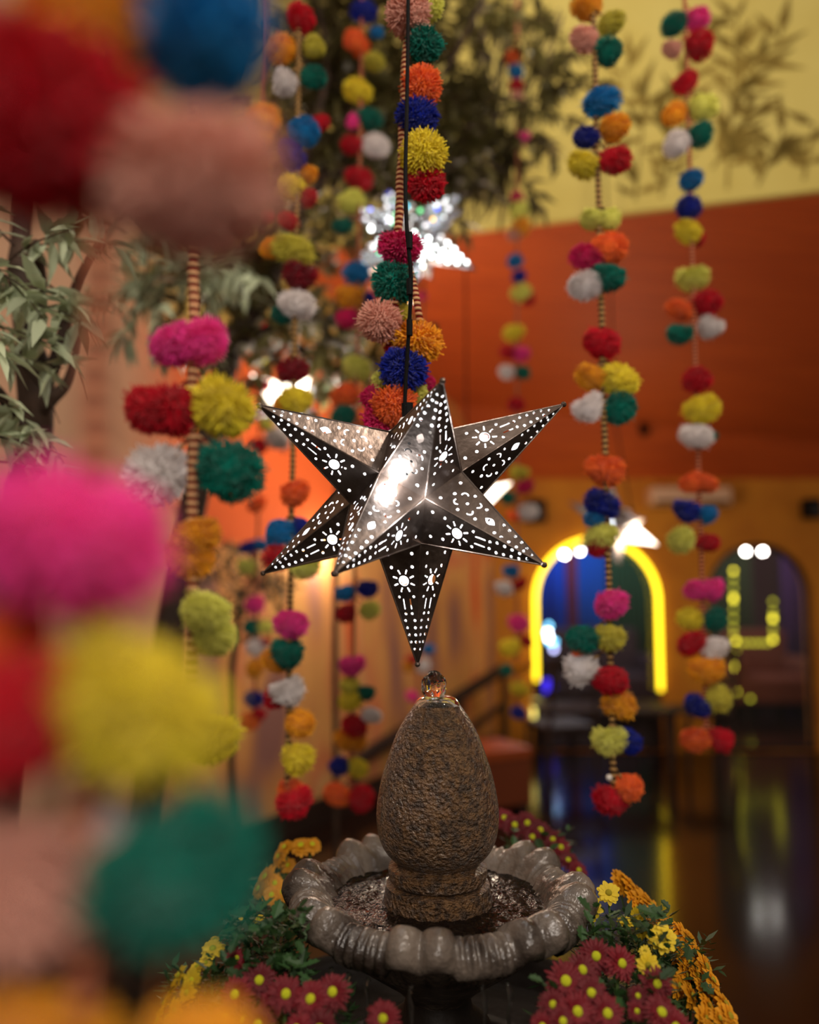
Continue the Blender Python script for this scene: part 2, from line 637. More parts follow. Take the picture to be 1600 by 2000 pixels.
# left wall with mural paint
LW0, LW1 = Vector((-2.9, 1.4, 0)), Vector((atY(965, 1200, YB).x, YB, 0))
M_mural = bpy.data.materials.new('mural_paint')
M_mural.use_nodes = True
N, L = M_mural.node_tree.nodes, M_mural.node_tree.links
bs = N['Principled BSDF']
bs.inputs['Roughness'].default_value = 0.85
tc = N.new('ShaderNodeTexCoord')
mp = N.new('ShaderNodeMapping')
mp.inputs['Scale'].default_value = (1.5, 1.5, 0.55)
L.new(tc.outputs['Object'], mp.inputs[0])
nz = N.new('ShaderNodeTexNoise')
nz.inputs['Scale'].default_value = 1.5
nz.inputs['Detail'].default_value = 1.5
L.new(mp.outputs[0], nz.inputs['Vector'])
cr = N.new('ShaderNodeValToRGB')
e = cr.color_ramp.elements
e[0].position, e[0].color = 0.34, srgb(150, 104, 96)
e[1].position, e[1].color = 0.66, srgb(214, 96, 48)
for p_, c_ in ((0.42, (206, 142, 84)), (0.48, (222, 164, 92)), (0.53, (216, 128, 84)), (0.58, (222, 172, 110))):
    q = e.new(p_)
    q.color = srgb(*c_)
L.new(nz.outputs['Fac'], cr.inputs[0])
# painted orange band above a wavy line, pinkish plaster nearer the camera
sp = N.new('ShaderNodeSeparateXYZ')
L.new(tc.outputs['Object'], sp.inputs[0])
n2 = N.new('ShaderNodeTexNoise')
n2.inputs['Scale'].default_value = 0.8
L.new(tc.outputs['Object'], n2.inputs['Vector'])
ad = N.new('ShaderNodeMath')
ad.operation = 'MULTIPLY_ADD'
ad.inputs[1].default_value = 0.9
L.new(n2.outputs['Fac'], ad.inputs[0])
L.new(sp.outputs['Z'], ad.inputs[2])
mr = N.new('ShaderNodeMapRange')
mr.inputs[1].default_value = 2.22
mr.inputs[2].default_value = 2.30
L.new(ad.outputs[0], mr.inputs[0])
m1 = N.new('ShaderNodeMix')
m1.data_type = 'RGBA'
L.new(mr.outputs[0], m1.inputs[0])
L.new(cr.outputs[0], m1.inputs[6])
m1.inputs[7].default_value = srgb(206, 88, 30)
mr2 = N.new('ShaderNodeMapRange')
mr2.inputs[1].default_value = -0.85
mr2.inputs[2].default_value = -1.15
ad2 = N.new('ShaderNodeMath')
ad2.operation = 'MULTIPLY_ADD'
ad2.inputs[1].default_value = 0.5
L.new(n2.outputs['Fac'], ad2.inputs[0])
L.new(sp.outputs['X'], ad2.inputs[2])
L.new(ad2.outputs[0], mr2.inputs[0])
m2 = N.new('ShaderNodeMix')
m2.data_type = 'RGBA'
L.new(mr2.outputs[0], m2.inputs[0])
mr3 = N.new('ShaderNodeMapRange')
mr3.inputs[1].default_value = 3.30
mr3.inputs[2].default_value = 3.55
L.new(ad.outputs[0], mr3.inputs[0])
m3 = N.new('ShaderNodeMix')
m3.data_type = 'RGBA'
L.new(mr3.outputs[0], m3.inputs[0])
L.new(m1.outputs[2], m3.inputs[6])
m3.inputs[7].default_value = srgb(190, 164, 84)
L.new(m3.outputs[2], m2.inputs[6])
m2.inputs[7].default_value = srgb(196, 156, 128)
L.new(m2.outputs[2], bs.inputs['Base Color'])
lt = Vector((LW1 - LW0)).normalized()
ln_ = Vector((-lt.y, lt.x, 0)) * 0.12
mb = MB()
zt = Vector((0, 0, 5.2))
mb.add([LW0, LW1, LW1 + zt, LW0 + zt, LW0 + ln_, LW1 + ln_, LW1 + ln_ + zt, LW0 + ln_ + zt],
       [(0, 1, 2, 3), (4, 7, 6, 5), (0, 4, 5, 1), (3, 2, 6, 7), (0, 3, 7, 4), (1, 5, 6, 2)])
struct(mb.build('wall_left', M_mural))
# dark skirting along it
mb = MB()
o_ = -ln_ * 0.25
h = Vector((0, 0, 0.16))
p0, p1 = LW0 + o_ * 0.05, LW1 + o_ * 0.05
mb.add([p0 + o_, p1 + o_, p1 + o_ + h, p0 + o_ + h, p0, p1, p1 + h, p0 + h], [(0, 1, 2, 3), (3, 2, 6, 7), (0, 3, 7, 4), (1, 5, 6, 2)])
struct(mb.build('baseboard_left', M_darkwood))

# room beyond the arches
mb = MB().box((-2, 11, 0), (7, 11.1, 3.2))
struct(mb.build('wall_far', mat('dim_plum_plaster', srgb(96, 74, 82), 0.9, bump=0.1)))
mb = MB().box((-2, YB + 0.25, 3.0), (7, 11, 3.1))
struct(mb.build('ceiling_far', mat('dim_brown_ceiling', srgb(70, 50, 40), 0.9)))


def curtain(label, x0, x1, Y, z0, z1, m):
    mb = MB()
    n = 60
    vs = []
    for i in range(n + 1):
        x = x0 + (x1 - x0) * i / n
        y = Y + 0.06 * math.sin(i * 1.15) + 0.02 * math.sin(i * 2.9)
        vs += [(x, y, z0), (x, y * 0.5 + Y * 0.5, z1)]
    mb.add(vs, [(2 * i, 2 * i + 2, 2 * i + 3, 2 * i + 1) for i in range(n)])
    me = mb.mesh('curtain', True)
    o = obj('curtain', me, m)
    md = o.modifiers.new('thickness', 'SOLIDIFY')
    md.thickness = 0.01
    return tag(o, label, 'curtain')


def cx(px, Y):
    return atY(px, 1200, Y).x


curtain('bright blue curtain behind the neon-edged arch', cx(1052, 10.7), cx(1106, 10.7), 10.7, 0.02, 2.99, mat('blue_cloth', srgb(24, 92, 214), 0.8))
curtain('narrow brick-red curtain between two blue ones', cx(1107, 10.7), cx(1128, 10.7), 10.75, 0.02, 2.99, mat('brick_cloth', srgb(150, 60, 60), 0.8))
curtain('second blue curtain, right beside the brick-red strip', cx(1130, 10.7), cx(1186, 10.7), 10.7, 0.02, 2.99, mat('sky_blue_cloth', srgb(26, 108, 210), 0.8))
curtain('dark green curtain behind the neon-edged arch', cx(1188, 10.7), cx(1300, 10.7), 10.65, 0.02, 2.99, mat('bottle_green_cloth', srgb(48, 90, 62), 0.8))
curtain('grey-green curtain in the plain dark arch', cx(1380, 10.7), cx(1470, 10.7), 10.7, 0.02, 2.99, mat('grey_green_cloth', srgb(84, 96, 70), 0.8))
curtain('violet curtain in the plain dark arch', cx(1530, 10.7), cx(1612, 10.7), 10.7, 0.02, 2.99, mat('violet_cloth', srgb(112, 76, 138), 0.8))
lamp('far_room_light', (1.9, 9.2, 2.75), 90, (0.70, 0.82, 1.0), 0.1)
lamp('far_room_light', (4.2, 9.2, 2.7), 26, (1.0, 0.86, 0.80), 0.1)


def sofa(label, x0, x1, Y, m, zs=0.45):
    s = thing('sofa', label, 'sofa', (x0, Y, 0))
    W = x1 - x0

    def soft(name, a, b):
        mb = MB().box(a, b)
        o = mb.build(name, m, s)
        md = o.modifiers.new('bevel', 'BEVEL')
        md.width = 0.05
        md.segments = 3
        return o
    soft('seat', (0, 0, 0.15), (W, 0.7, zs))
    soft('backrest', (0, 0.55, 0.3), (W, 0.8, 0.95))
    soft('armrest', (-0.15, 0, 0.15), (0.05, 0.75, 0.65))
    soft('armrest', (W - 0.05, 0, 0.15), (W + 0.15, 0.75, 0.65))
    for x in (0, W - 0.06):
        for y in (0.03, 0.7):
            MB().box((x, y, 0), (x + 0.06, y + 0.06, 0.16)).build('leg', M_darkwood, s)


sofa('red-brown sofa seen through the plain dark arch', cx(1450, 9.3), cx(1580, 9.3), 9.3, mat('russet_upholstery', srgb(120, 62, 44), 0.8))
sofa('dark plum sofa behind the neon-edged arch', cx(1085, 9.6), cx(1270, 9.6), 9.6, mat('plum_upholstery', srgb(60, 40, 46), 0.8))

# neon tube round the first arch
acx, ahw, az0, azt = ARCH[0]
hw2 = ahw - 0.03


def zpy(py, Y):
    return atY(1165, py, Y).z


zc = azt - 0.03 - hw2
npts = [(acx - hw2, YB - 0.03, zpy(1329, YB))] + [(acx - hw2 * math.cos(pi * k / 24), YB - 0.03, zc + hw2 * math.sin(pi * k / 24)) for k in range(25)] + [(acx + hw2, YB - 0.03, zpy(1348, YB))]
nt_ = tag(MB().tube(npts, 0.020, 10).build('neon_tube', M_neon, None, True), 'long yellow neon tube bent round the arch', 'neon light')
n3 = tag(MB().tube([(acx - hw2, YB - 0.03, zpy(1366, YB)), (acx - hw2, YB - 0.03, zpy(1385, YB)), (acx - hw2, YB - 0.03, zpy(1403, YB))], 0.042, 10).build('neon_tube', mat('pale_neon', srgb(255, 240, 120), 0.4, emit=(1, 0.88, 0.22, 1), estr=2.2), None, True), 'short pale yellow neon tube below the arch-shaped one', 'neon light')

# bulbs glimpsed at the arch tops
for i, (px, py, r, pw) in enumerate([(1078, 1086, 9, 'leftmost of three white bulbs in the neon arch'), (1103, 1083, 10, 'middle of three white bulbs in the neon arch'), (1133, 1076, 9, 'rightmost of three white bulbs in the neon arch'),
                                 (1457, 1077, 9, 'first of two bright bulbs in the plain arch'), (1490, 1077, 9, 'second of two bright bulbs in the plain arch'), (1540, 1092, 6, 'small dim bulb by the violet curtain')]):
    Y = 8.6
    p = atY(px, py, Y)
    t = thing('pendant_bulb', pw, 'lamp', p)
    R = r * Y / F * 0.5
    MB().ball((0, 0, 0), R, 14, 10).build('bulb', M_whitebulb if i < 5 else mat('dim_bulb', (1, 1, 1, 1), 0.4, emit=(0.7, 0.65, 0.75, 1), estr=1.5), t, True)
    MB().tube([(0, 0, R * 0.8), (0, 0, R * 1.7)], R * 0.5, 10).build('socket', M_black, t)
    MB().tube([(0, 0, R * 1.6), (0, 0, 3.0 - p.z)], 0.006, 5).build('cord', M_black, t)

# string of small yellow lights behind the plain arch
M_led = mat('yellow_led', srgb(240, 220, 60), 0.4, emit=(1, 0.86, 0.05, 1), estr=4)
M_leddim = mat('dim_yellow_led', srgb(240, 220, 60), 0.4, emit=(0.8, 0.8, 0.05, 1), estr=1.3)
sl = thing('string_light', 'string of small yellow bulbs hung in an L shape behind the plain arch', 'string light', atY(1435, 1110, 9.1))
p_led = [(1433, y) for y in (1115, 1130, 1148, 1166, 1172, 1190, 1208, 1226, 1240)] + [(1438, y) for y in (1252, 1270, 1300, 1306, 1325, 1350, 1354)]
p_led += [(x, 1256) for x in (1452, 1464, 1476, 1488, 1500)] + [(1510, y) for y in (1250, 1242, 1228, 1210, 1206, 1195, 1175)] + [(1466, 1365)]
lm = MB().ball((0, 0, 0), 1, 10, 6).mesh('led', True)
lm.materials.append(M_led)
bright = {(1433, 1115), (1433, 1166), (1433, 1172), (1438, 1252), (1438, 1300), (1438, 1306), (1438, 1350), (1510, 1210), (1510, 1206), (1510, 1250)}
for px, py in p_led:
    p = atY(px, py, 9.1)
    o = obj('led_bulb', lm, None, sl, p - sl.location, None, 0.022)
    o.material_slots[0].link = 'OBJECT'
    o.material_slots[0].material = M_led if (px, py) in bright else M_leddim
MB().tube([atY(px, py, 9.12) - sl.location for px, py in [(1433, 880), (1433, 1115), (1438, 1252), (1440, 1360)]], 0.005, 5).build('wire', M_black, sl)
MB().tube([atY(px, py, 9.12) - sl.location for px, py in [(1440, 1256), (1500, 1258), (1510, 1250), (1510, 1175)]], 0.005, 5).build('wire', M_black, sl)

bl = thing('string_light', 'cluster of cool blue-white bulbs hung by the bright blue curtain', 'string light', atY(1073, 1215, 8.8))
for px, py, c in [(1072, 1222, 0), (1070, 1235, 1), (1072, 1246, 1), (1074, 1254, 0), (1083, 1254, 0), (1082, 1268, 2)]:
    o = obj('bulb', lm, None, bl, atY(px, py, 8.8) - bl.location, None, 0.026)
    o.material_slots[0].link = 'OBJECT'
    o.material_slots[0].material = [mat('cyan_bulb', (0.2, 0.7, 1, 1), 0.4, emit=(0.2, 0.65, 1, 1), estr=6), mat('ice_bulb', (1, 1, 1, 1), 0.4, emit=(0.8, 0.85, 1, 1), estr=16), mat('lilac_bulb', (0.6, 0.6, 1, 1), 0.4, emit=(0.5, 0.5, 0.9, 1), estr=7)][c]
MB().tube([atY(1072, 872, 8.82) - bl.location, atY(1072, 1240, 8.82) - bl.location, atY(1083, 1268, 8.82) - bl.location], 0.005, 5).build('wire', M_black, bl)
bx = thing('screen', 'small glowing blue display standing low behind the neon arch', 'screen', atY(1073, 1352, 8.8))
wd = 10 * 8.8 / F
MB().box((-wd * 1.2, 0.005, -0.01), (wd * 1.2, 0.04, wd * 2.6)).build('case', M_black, bx)
MB().box((-wd, 0, 0), (wd, 0.004, wd * 2.4)).build('display', mat('blue_display', (0, 0, 0, 1), 0.4, emit=(0.06, 0.03, 1, 1), estr=1.6), bx)
pc = atY(1073, 1352, 8.8)
tb = thing('side_table', 'dark side table under the blue display', 'table', (pc.x, 8.82, 0))
MB().box((-0.3, -0.2, pc.z - 0.05), (0.3, 0.2, pc.z - 0.01)).build('tabletop', M_darkwood, tb)
for sx in (-1, 1):
    for sy in (-1, 1):
        MB().box((sx * 0.27 - 0.02, sy * 0.17 - 0.02, 0), (sx * 0.27 + 0.02, sy * 0.17 + 0.02, pc.z - 0.05)).build('leg', M_darkwood, tb)

# things fixed to the far wall
ac = thing('air_conditioner', 'long pale wall air conditioner above the gap between the arches', 'air conditioner', atY(1338, 990, YB - 0.01))
x0, x1 = -78 * YB / F, 78 * YB / F
hz = 36 * YB / F
M_acw = mat('pale_plastic', srgb(206, 170, 136), 0.5)
o = MB().box((x0, -0.2, 0), (x1, 0, hz)).build('body', M_acw, ac)
md = o.modifiers.new('bevel', 'BEVEL')
md.width = 0.03
md.segments = 3
MB().box((x0 + 0.04, -0.205, 0.012), (x1 - 0.04, -0.19, 0.04)).build('vent', M_black, ac)


def wall_speaker(label, px, py, hw, hh):
    s = thing('wall_speaker', label, 'speaker', atY(px, py, YB - 0.01))
    k = YB / F
    o = MB().box((-hw * k, -0.16, -hh * k), (hw * k, -0.03, hh * k)).build('case', M_black, s)
    md = o.modifiers.new('bevel', 'BEVEL')
    md.width = 0.012
    md.segments = 2
    MB().lathe([(0.001, 0.0), (0.02, 0.006), (0.06, 0.0), (0.065, 0.01)], 20).build('cone', mat('speaker_cone', srgb(30, 28, 28), 0.6), s, True, loc=(0, -0.172, -0.02), rot=(pi / 2, 0, 0))
    MB().box((-0.03, -0.04, -0.03), (0.03, 0, 0.03)).build('bracket', M_black, s)


wall_speaker('black wall speaker beside the violet-curtained arch', 1575, 995, 15, 19)
wall_speaker('black wall speaker left of the neon arch, behind a white pompom', 1042, 1000, 20, 22)
# small dark ceiling hooks on the soffit
def soffit_pt(px, py):
    d = FW + RT * ((px - 800) / F) - UP * ((py - 1000) / F)
    a, b, c = sv[0], sv[1], sv[2]
    n = (b - a).cross(c - a)
    t = (a - CAM).dot(n) / d.dot(n)
    return CAM + d * t


for px, py, lb in [(1253, 828, 'upper of two small dark spotlights on the rust soffit'), (1272, 873, 'lower of two small dark spotlights on the rust soffit')]:
    p = soffit_pt(px, py)
    s = thing('spotlight', lb, 'lamp', p)
    MB().tube([(0, 0, 0.0), (0, -0.01, -0.03)], 0.03, 10).build('mount', M_black, s)
    MB().tube([(0, -0.01, -0.03), (0.02, -0.05, -0.09)], [0.03, 0.045], 12).build('can', M_black, s)


# low furniture along the far side
def table(label, c, w_, d_, h_, m):
    t = thing('dining_table', label, 'table', (c[0], c[1], 0))
    o = MB().box((-w_ / 2, -d_ / 2, h_ - 0.045), (w_ / 2, d_ / 2, h_)).build('tabletop', m, t)
    md = o.modifiers.new('bevel', 'BEVEL')
    md.width = 0.01
    for sx in (-1, 1):
        for sy in (-1, 1):
            MB().tube([(sx * (w_ / 2 - 0.06), sy * (d_ / 2 - 0.06), 0), (sx * (w_ / 2 - 0.07), sy * (d_ / 2 - 0.07), h_ - 0.045)], [0.022, 0.032], 8).build('leg', M_darkwood, t)


def chair(label, x, y, rz, m):
    t = thing('dining_chair', label, 'chair', (x, y, 0), None, (0, 0, rz))
    for sx in (-1, 1):
        MB().tube([(sx * 0.19, -0.19, 0), (sx * 0.18, -0.18, 0.44)], [0.016, 0.02], 8).build('leg', M_darkwood, t)
        MB().tube([(sx * 0.19, 0.22, 0), (sx * 0.18, 0.18, 0.44), (sx * 0.18, 0.25, 0.95)], [0.016, 0.02, 0.016], 8).build('leg', M_darkwood, t)
    o = MB().box((-0.21, -0.21, 0.43), (0.21, 0.2, 0.48)).build('seat', m, t)
    md = o.modifiers.new('bevel', 'BEVEL')
    md.width = 0.02
    md.segments = 2
    bk = MB().box((-0.2, 0.2, 0.86), (0.2, 0.225, 0.97)).box((-0.2, 0.19, 0.68), (0.2, 0.21, 0.74)).build('backrest', M_darkwood, t)


M_orseat = mat('orange_vinyl', srgb(150, 66, 20), 0.5)
table('dark dining table between the mural wall and the neon arch', (atY(1175, 1400, 6.9).x, 6.9), 1.1, 0.6, 0.5, M_darkwood)
chair('dark wooden chair tucked beside the table below the neon arch', atY(1095, 1400, 6.2).x, 6.2, pi + 0.3, M_darkwood)
chair('dark wooden chair at the table end nearer the plain arch', atY(1372, 1400, 6.9).x, 6.9, -pi / 2, M_darkwood)
bn = thing('bench', 'low bench with an orange seat in front of the mural', 'bench', (atY(945, 1440, 5.6).x, 5.6, 0), None, (0, 0, 0.5))
o = MB().box((-0.35, -0.2, 0.36), (0.25, 0.2, 0.42)).build('seat', M_orseat, bn)
o = MB().box((-0.35, -0.19, 0.06), (0.25, 0.19, 0.36)).build('base', mat('orange_panel', srgb(110, 48, 16), 0.6), bn)
for x in (-0.3, 0.2):
    MB().box((x - 0.03, -0.17, 0), (x + 0.03, 0.17, 0.07)).build('foot', M_darkwood, bn)
rail = thing('handrail', 'dark wooden handrail sloping up in front of the mural', 'railing', atY(700, 1620, 5.0))
ra, rb = atY(690, 1490, 5.6) - rail.location, atY(985, 1305, 7.0) - rail.location
MB().tube([ra, rb], 0.05, 8).build('rail', M_darkwood, rail)
for t in (0.0, 0.33, 0.66, 1.0):
    p = ra.lerp(rb, t)
    MB().tube([p, Vector((p.x, p.y, -rail.location.z))], 0.03, 8).build('post', M_darkwood, rail)
for hh in (0.3,):
    MB().tube([ra - Vector((0, 0, hh)), rb - Vector((0, 0, hh))], 0.03, 8).build('lower_rail', M_darkwood, rail)

# ---------------------------------------------------------------- tin star lanterns (eleven five-sided points; the twelfth is the hanger)
DIRS = [Vector(v).normalized() for v in [[0.3637, 0.7913, 0.4915], [-0.6685, 0.5965, 0.4442], [-0.0388, -0.0373, 0.9986], [-0.8693, 0.1305, -0.4767], [0.1496, -0.895, 0.4202], [0.8008, 0.4457, -0.4001], [0.8693, -0.1305, 0.4767], [-0.1496, 0.895, -0.4202], [-0.8008, -0.4457, 0.4001], [-0.3637, -0.7913, -0.4915], [0.6685, -0.5965, -0.4442], [0.0388, 0.0373, -0.9986]]]
RHO, RTIP = 0.100, 0.2566
EDGE = RHO / 1.40126
APO = EDGE * 0.68819
INR = RHO * 0.79465
SL = math.hypot(APO, RTIP - INR)


def circ(u, v, r, n=8, ru=None):
    return [(u + (ru or r) * math.cos(2 * pi * k / n), v + r * math.sin(2 * pi * k / n)) for k in range(n)]


def bar(u, v, an, ln, wd):
    c, s = math.cos(an), math.sin(an)
    pts = [(-ln / 2, -wd / 2), (ln / 2, -wd / 2), (ln / 2 + wd * .3, 0), (ln / 2, wd / 2), (-ln / 2, wd / 2), (-ln / 2 - wd * .3, 0)]
    return [(u + x * c - y * s, v + x * s + y * c) for x, y in pts]


def arc(u, v, r, a0, a1, wd, n=7):
    o = [(u + (r + wd / 2) * math.cos(a0 + (a1 - a0) * k / n), v + (r + wd / 2) * math.sin(a0 + (a1 - a0) * k / n)) for k in range(n + 1)]
    i = [(u + (r - wd / 2) * math.cos(a0 + (a1 - a0) * k / n), v + (r - wd / 2) * math.sin(a0 + (a1 - a0) * k / n)) for k in range(n, -1, -1)]
    return o + i


def hw(v):
    return EDGE / 2 * (1 - v / SL)


def face_S():
    h = []
    h += [circ(0, 0.054, 0.0078, 14)]
    for k in range(8):
        a = pi / 8 + k * pi / 4
        h.append(bar(0.0142 * math.cos(a), 0.054 + 0.0142 * math.sin(a), a, 0.0062, 0.0024))
    for s in (-1, 1):
        h.append(bar(s * 0.0052, 0.089, pi / 2, 0.015, 0.0019))
        h.append(circ(s * 0.019, 0.014, 0.0024))
        h.append(circ(s * 0.0165, 0.0335, 0.0024))
        h.append(circ(s * 0.0115, 0.078, 0.0022))
        h.append(circ(s * 0.0050, 0.1035, 0.0022))
        for v in (0.114, 0.125, 0.136, 0.147):
            h.append(circ(s * hw(v) * 0.55, v, 0.0023))
    h.append(circ(0.0, 0.158, 0.0021))
    return h


def face_E():
    h = []
    n = 8
    h.append([(0.0052 * math.sin(pi * k / n), 0.079 + 0.017 * k / n) for k in range(n)] + [(-0.0052 * math.sin(pi * k / n), 0.096 - 0.017 * k / n) for k in range(n)])
    h.append(arc(-0.0085, 0.058, 0.0045, 0.3, 3.4, 0.0021))
    h.append(arc(0.0085, 0.058, 0.0045, -0.3, 2.8, 0.0021))
    h.append(arc(-0.0075, 0.034, 0.0045, 2.2, 5.2, 0.0021))
    h.append(arc(0.0075, 0.034, 0.0045, -2.0, 1.0, 0.0021))
    h.append(circ(0, 0.046, 0.0022))
    h.append(circ(0, 0.022, 0.0026))
    for s in (-1, 1):
        h.append(circ(s * 0.0195, 0.014, 0.0024))
        h.append(circ(s * 0.017, 0.044, 0.0023))
        h.append(circ(s * 0.0115, 0.071, 0.0023))
        for v in (0.104, 0.115, 0.127, 0.139, 0.150):
            h.append(circ(s * hw(v) * (0.6 if v < 0.14 else 0.45), v, 0.0022))
    h.append(circ(0, 0.161, 0.0019))
    return h


def point_mesh(i, pats):
    mb = MB()
    tip = Vector((0, 0, RTIP - INR))
    for k in range(5):
        a = 2 * pi * (k + 0.5) / 5
        n = Vector((math.cos(a), math.sin(a), 0))
        t = Vector((-math.sin(a), math.cos(a), 0))
        base = n * APO
        vdir = (tip - base).normalized()
        V, T = holed([(-EDGE / 2, 0), (EDGE / 2, 0), (0, SL)], face_E() if pats[k] == 'E' else face_S())
        mb.add([base + t * v.x + vdir * v.y for v in V], T)
    mb.ball((0, 0, RTIP - INR - 0.002), 0.0042, 8, 6)
    me = mb.mesh('star_point')
    me.materials.append(M_tin)
    return me


lit_mb = MB()
for k in range(5):
    a = 2 * pi * k / 5
    b = 2 * pi * (k + 1) / 5
    lit_mb.add([(RHO * 0.607 * math.cos(a), RHO * 0.607 * math.sin(a), 0), (RHO * 0.607 * math.cos(b), RHO * 0.607 * math.sin(b), 0), (0, 0, RTIP - INR)], [(0, 1, 2)])
LITPT = lit_mb.mesh('leak_glow_point')  # tin point with the leaking light put in as glow
LITPT.materials.append(M_glow_point)
seam_edges = []
for k in range(5):
    a = 2 * pi * k / 5
    seam_edges.append([(RHO * 0.607 * math.cos(a), RHO * 0.607 * math.sin(a), 0), (0, 0, RTIP - INR)])
sm = MB()
for e_ in seam_edges:
    sm.tube(e_, [0.0014, 0.001], 5)
SEAM = sm.mesh('folded_seam')
SEAM.materials.append(M_tin)


def point_rot(i, dirs):
    d = dirs[i]
    nb = max((v for v in dirs if v is not d), key=lambda v: v.dot(d) if v.dot(d) < 0.9 else -1)
    x = (nb - d * nb.dot(d)).normalized()
    y = d.cross(x)
    # base vertices sit between neighbours: at 36 degrees off a neighbour direction; faces point at neighbours
    rot = Matrix((x, y, d)).transposed()
    return rot @ Matrix.Rotation(-pi / 5, 3, 'Z')


# the eye-and-moon face and the sun face alternate round each point; phase per point read off the photograph
SC = Vector((0.0017, 1.2, 1.637))
SPOT = [('E', 812, 870), ('S', 880, 880), ('E', 640, 835), ('S', 615, 900), ('S', 950, 845), ('E', 985, 885), ('E', 765, 1000), ('S', 760, 1055), ('E', 965, 1010), ('S', 905, 1050), ('S', 790, 1140), ('S', 845, 1140), ('E', 590, 1040), ('S', 640, 1060)]
PATS = {}
for i in range(12):
    pt = ['S', 'E', 'S', 'E', 'S']
    R_ = point_rot(i, DIRS)
    for k in range(5):
        a = 2 * pi * (k + 0.5) / 5
        ctr = SC + DIRS[i] * INR + R_ @ (Vector((math.cos(a) * APO, math.sin(a) * APO, 0)) * 0.66 + Vector((0, 0, (RTIP - INR) * 0.33)))
        v = ctr - CAM
        nrm_ = R_ @ Vector((math.cos(a), math.sin(a), 0.27))
        if nrm_.dot(v) > 0:
            continue
        qx, qy = 800 + F * v.dot(RT) / v.dot(FW), 1000 - F * v.dot(UP) / v.dot(FW)
        best = min(SPOT, key=lambda s_: (s_[1] - qx) ** 2 + (s_[2] - qy) ** 2)
        pt[k] = best[0]
    PATS[i] = pt
PT = [point_mesh(i, PATS[i]) for i in range(12)]


def star(label, center, scale, rot, power, lit=(), gap=None, bulbcol=(0.93, 0.97, 1.0), group=None):
    s = thing('star_lantern', label, 'lantern', center, group, rot, scale)
    for i, d in enumerate(DIRS):
        if i == 2:
            continue
        R = point_rot(i, DIRS)
        loc = d * INR
        if i in lit:
            obj('star_point', LITPT, None, s, loc, R.to_euler())['label'] = 'glowing white star point'
            continue
        if gap and i == gap[0]:
            # this point is the hinged door: tilted open a little at the edge shared with its neighbour
            ax = d.cross(DIRS[gap[1]]).normalized()
            far = d * INR - (DIRS[gap[1]] - d * d.dot(DIRS[gap[1]])).normalized() * APO
            Q = Matrix.Rotation(gap[2], 3, ax)
            loc = far + Q @ (loc - far)
            R = Q @ R
        po = obj('star_point', PT[i], None, s, loc, R.to_euler())
        obj('folded_seam', SEAM, None, po)
    u = DIRS[2]
    MB().lathe([(0.001, 0.03), (0.012, 0.028), (0.02, 0.012), (RHO * 0.5, 0.0), (RHO * 0.607, -0.004)], 20).build('top_cap', M_tin, s, True, loc=u * INR)
    MB().tube([u * (INR + 0.028), u * (INR + 0.05)], 0.009, 10).build('lamp_socket', M_black, s)
    MB().ball((0, 0, 0), 0.022, 16, 10).build('bulb', M_coolbulb, s, True)
    MB().tube([(0, 0, 0.02), u * (INR)], 0.007, 8).build('bulb_holder', M_black, s)
    if power:
        lamp('star_light', (0, 0, 0), power, bulbcol, 0.024, parent=s)
    return s


big = star('large punched tin star lantern glowing above the stone fountain', SC, 1.0, None, 58, (), None)
gm = (DIRS[9] + DIRS[4]).normalized() * (INR / (DIRS[9] + DIRS[4]).normalized().dot(DIRS[9]))
side = (DIRS[8] + DIRS[9] + DIRS[4]).normalized()
gp = gm * 1.03 + (side * RHO - gm) * 0.36
MB().ball(gp, 0.007, 10, 8).build('bulb', M_coolbulb, big, True)['label'] = 'small glowing ball added for light leaking at the seam'  # made-up glowing ball; the seam is closed and the leak imitated
lamp('seam_light', gp * 1.12, 0.85, (0.93, 0.97, 1.0), 0.008, parent=big)  # bare lights added outside the seam in place of leaking light
gv = (DIRS[4] + DIRS[9] + DIRS[10]).normalized() * RHO
lamp('seam_light', gv * 1.13, 0.32, (0.93, 0.97, 1.0), 0.006, parent=big)
cb = []
for px, py, Y in [(789, 860, 1.2), (792, 760, 1.2), (799, 640, 1.185), (803, 545, 1.165), (795, 450, 1.155), (792, 350, 1.16), (795, 200, 1.18), (797, 60, 1.19), (798, -200, 1.19)]:
    cb.append(atY(px, py, Y) - SC)
MB().tube(smoothpts(cb, 5), 0.0030, 8).build('cable', M_black, big, True)
for py, Y in ((640, 1.183), (560, 1.166), (470, 1.155)):
    p = atY(800, py, Y) - SC
    MB().tube([p - Vector((0, 0, 0.012)), p + Vector((0, 0, 0.012))], 0.0046, 8).build('tape_wrap', M_black, big)

# hanging stars further back
s2c = atY(800, 462, 2.5)
st2 = star('tin star lantern covered in bright glass marbles, hanging behind the cable', s2c, 0.92, (0.15, -0.12, 0.7), 26, (), None)
MRB = MB().ball((0, 0, 0), 1, 10, 8).mesh('glass_marble', True)
mcol = [mat('marble_white', (1, 1, 1, 1), 0.2, emit=(0.93, 1, 0.97, 1), estr=9), mat('marble_cyan', (0, .6, .9, 1), 0.2, emit=(0.02, 0.62, 0.85, 1), estr=3.2), mat('marble_blue', (0, .05, .8, 1), 0.2, emit=(0.03, 0.08, 0.9, 1), estr=3), mat('marble_amber', (1, .5, 0, 1), 0.2, emit=(1, 0.45, 0.03, 1), estr=3), mat('marble_green', (.2, 1, .4, 1), 0.2, emit=(0.25, 0.9, 0.35, 1), estr=2.2), mat('marble_dim', (1, 1, 1, 1), 0.2, emit=(0.9, 0.9, 0.9, 1), estr=2.0)]  # marbles emit by themselves, in place of lamp light through glass
MRB.materials.append(mcol[0])
R2 = Euler((0.15, -0.12, 0.7)).to_matrix()
cnt = 0
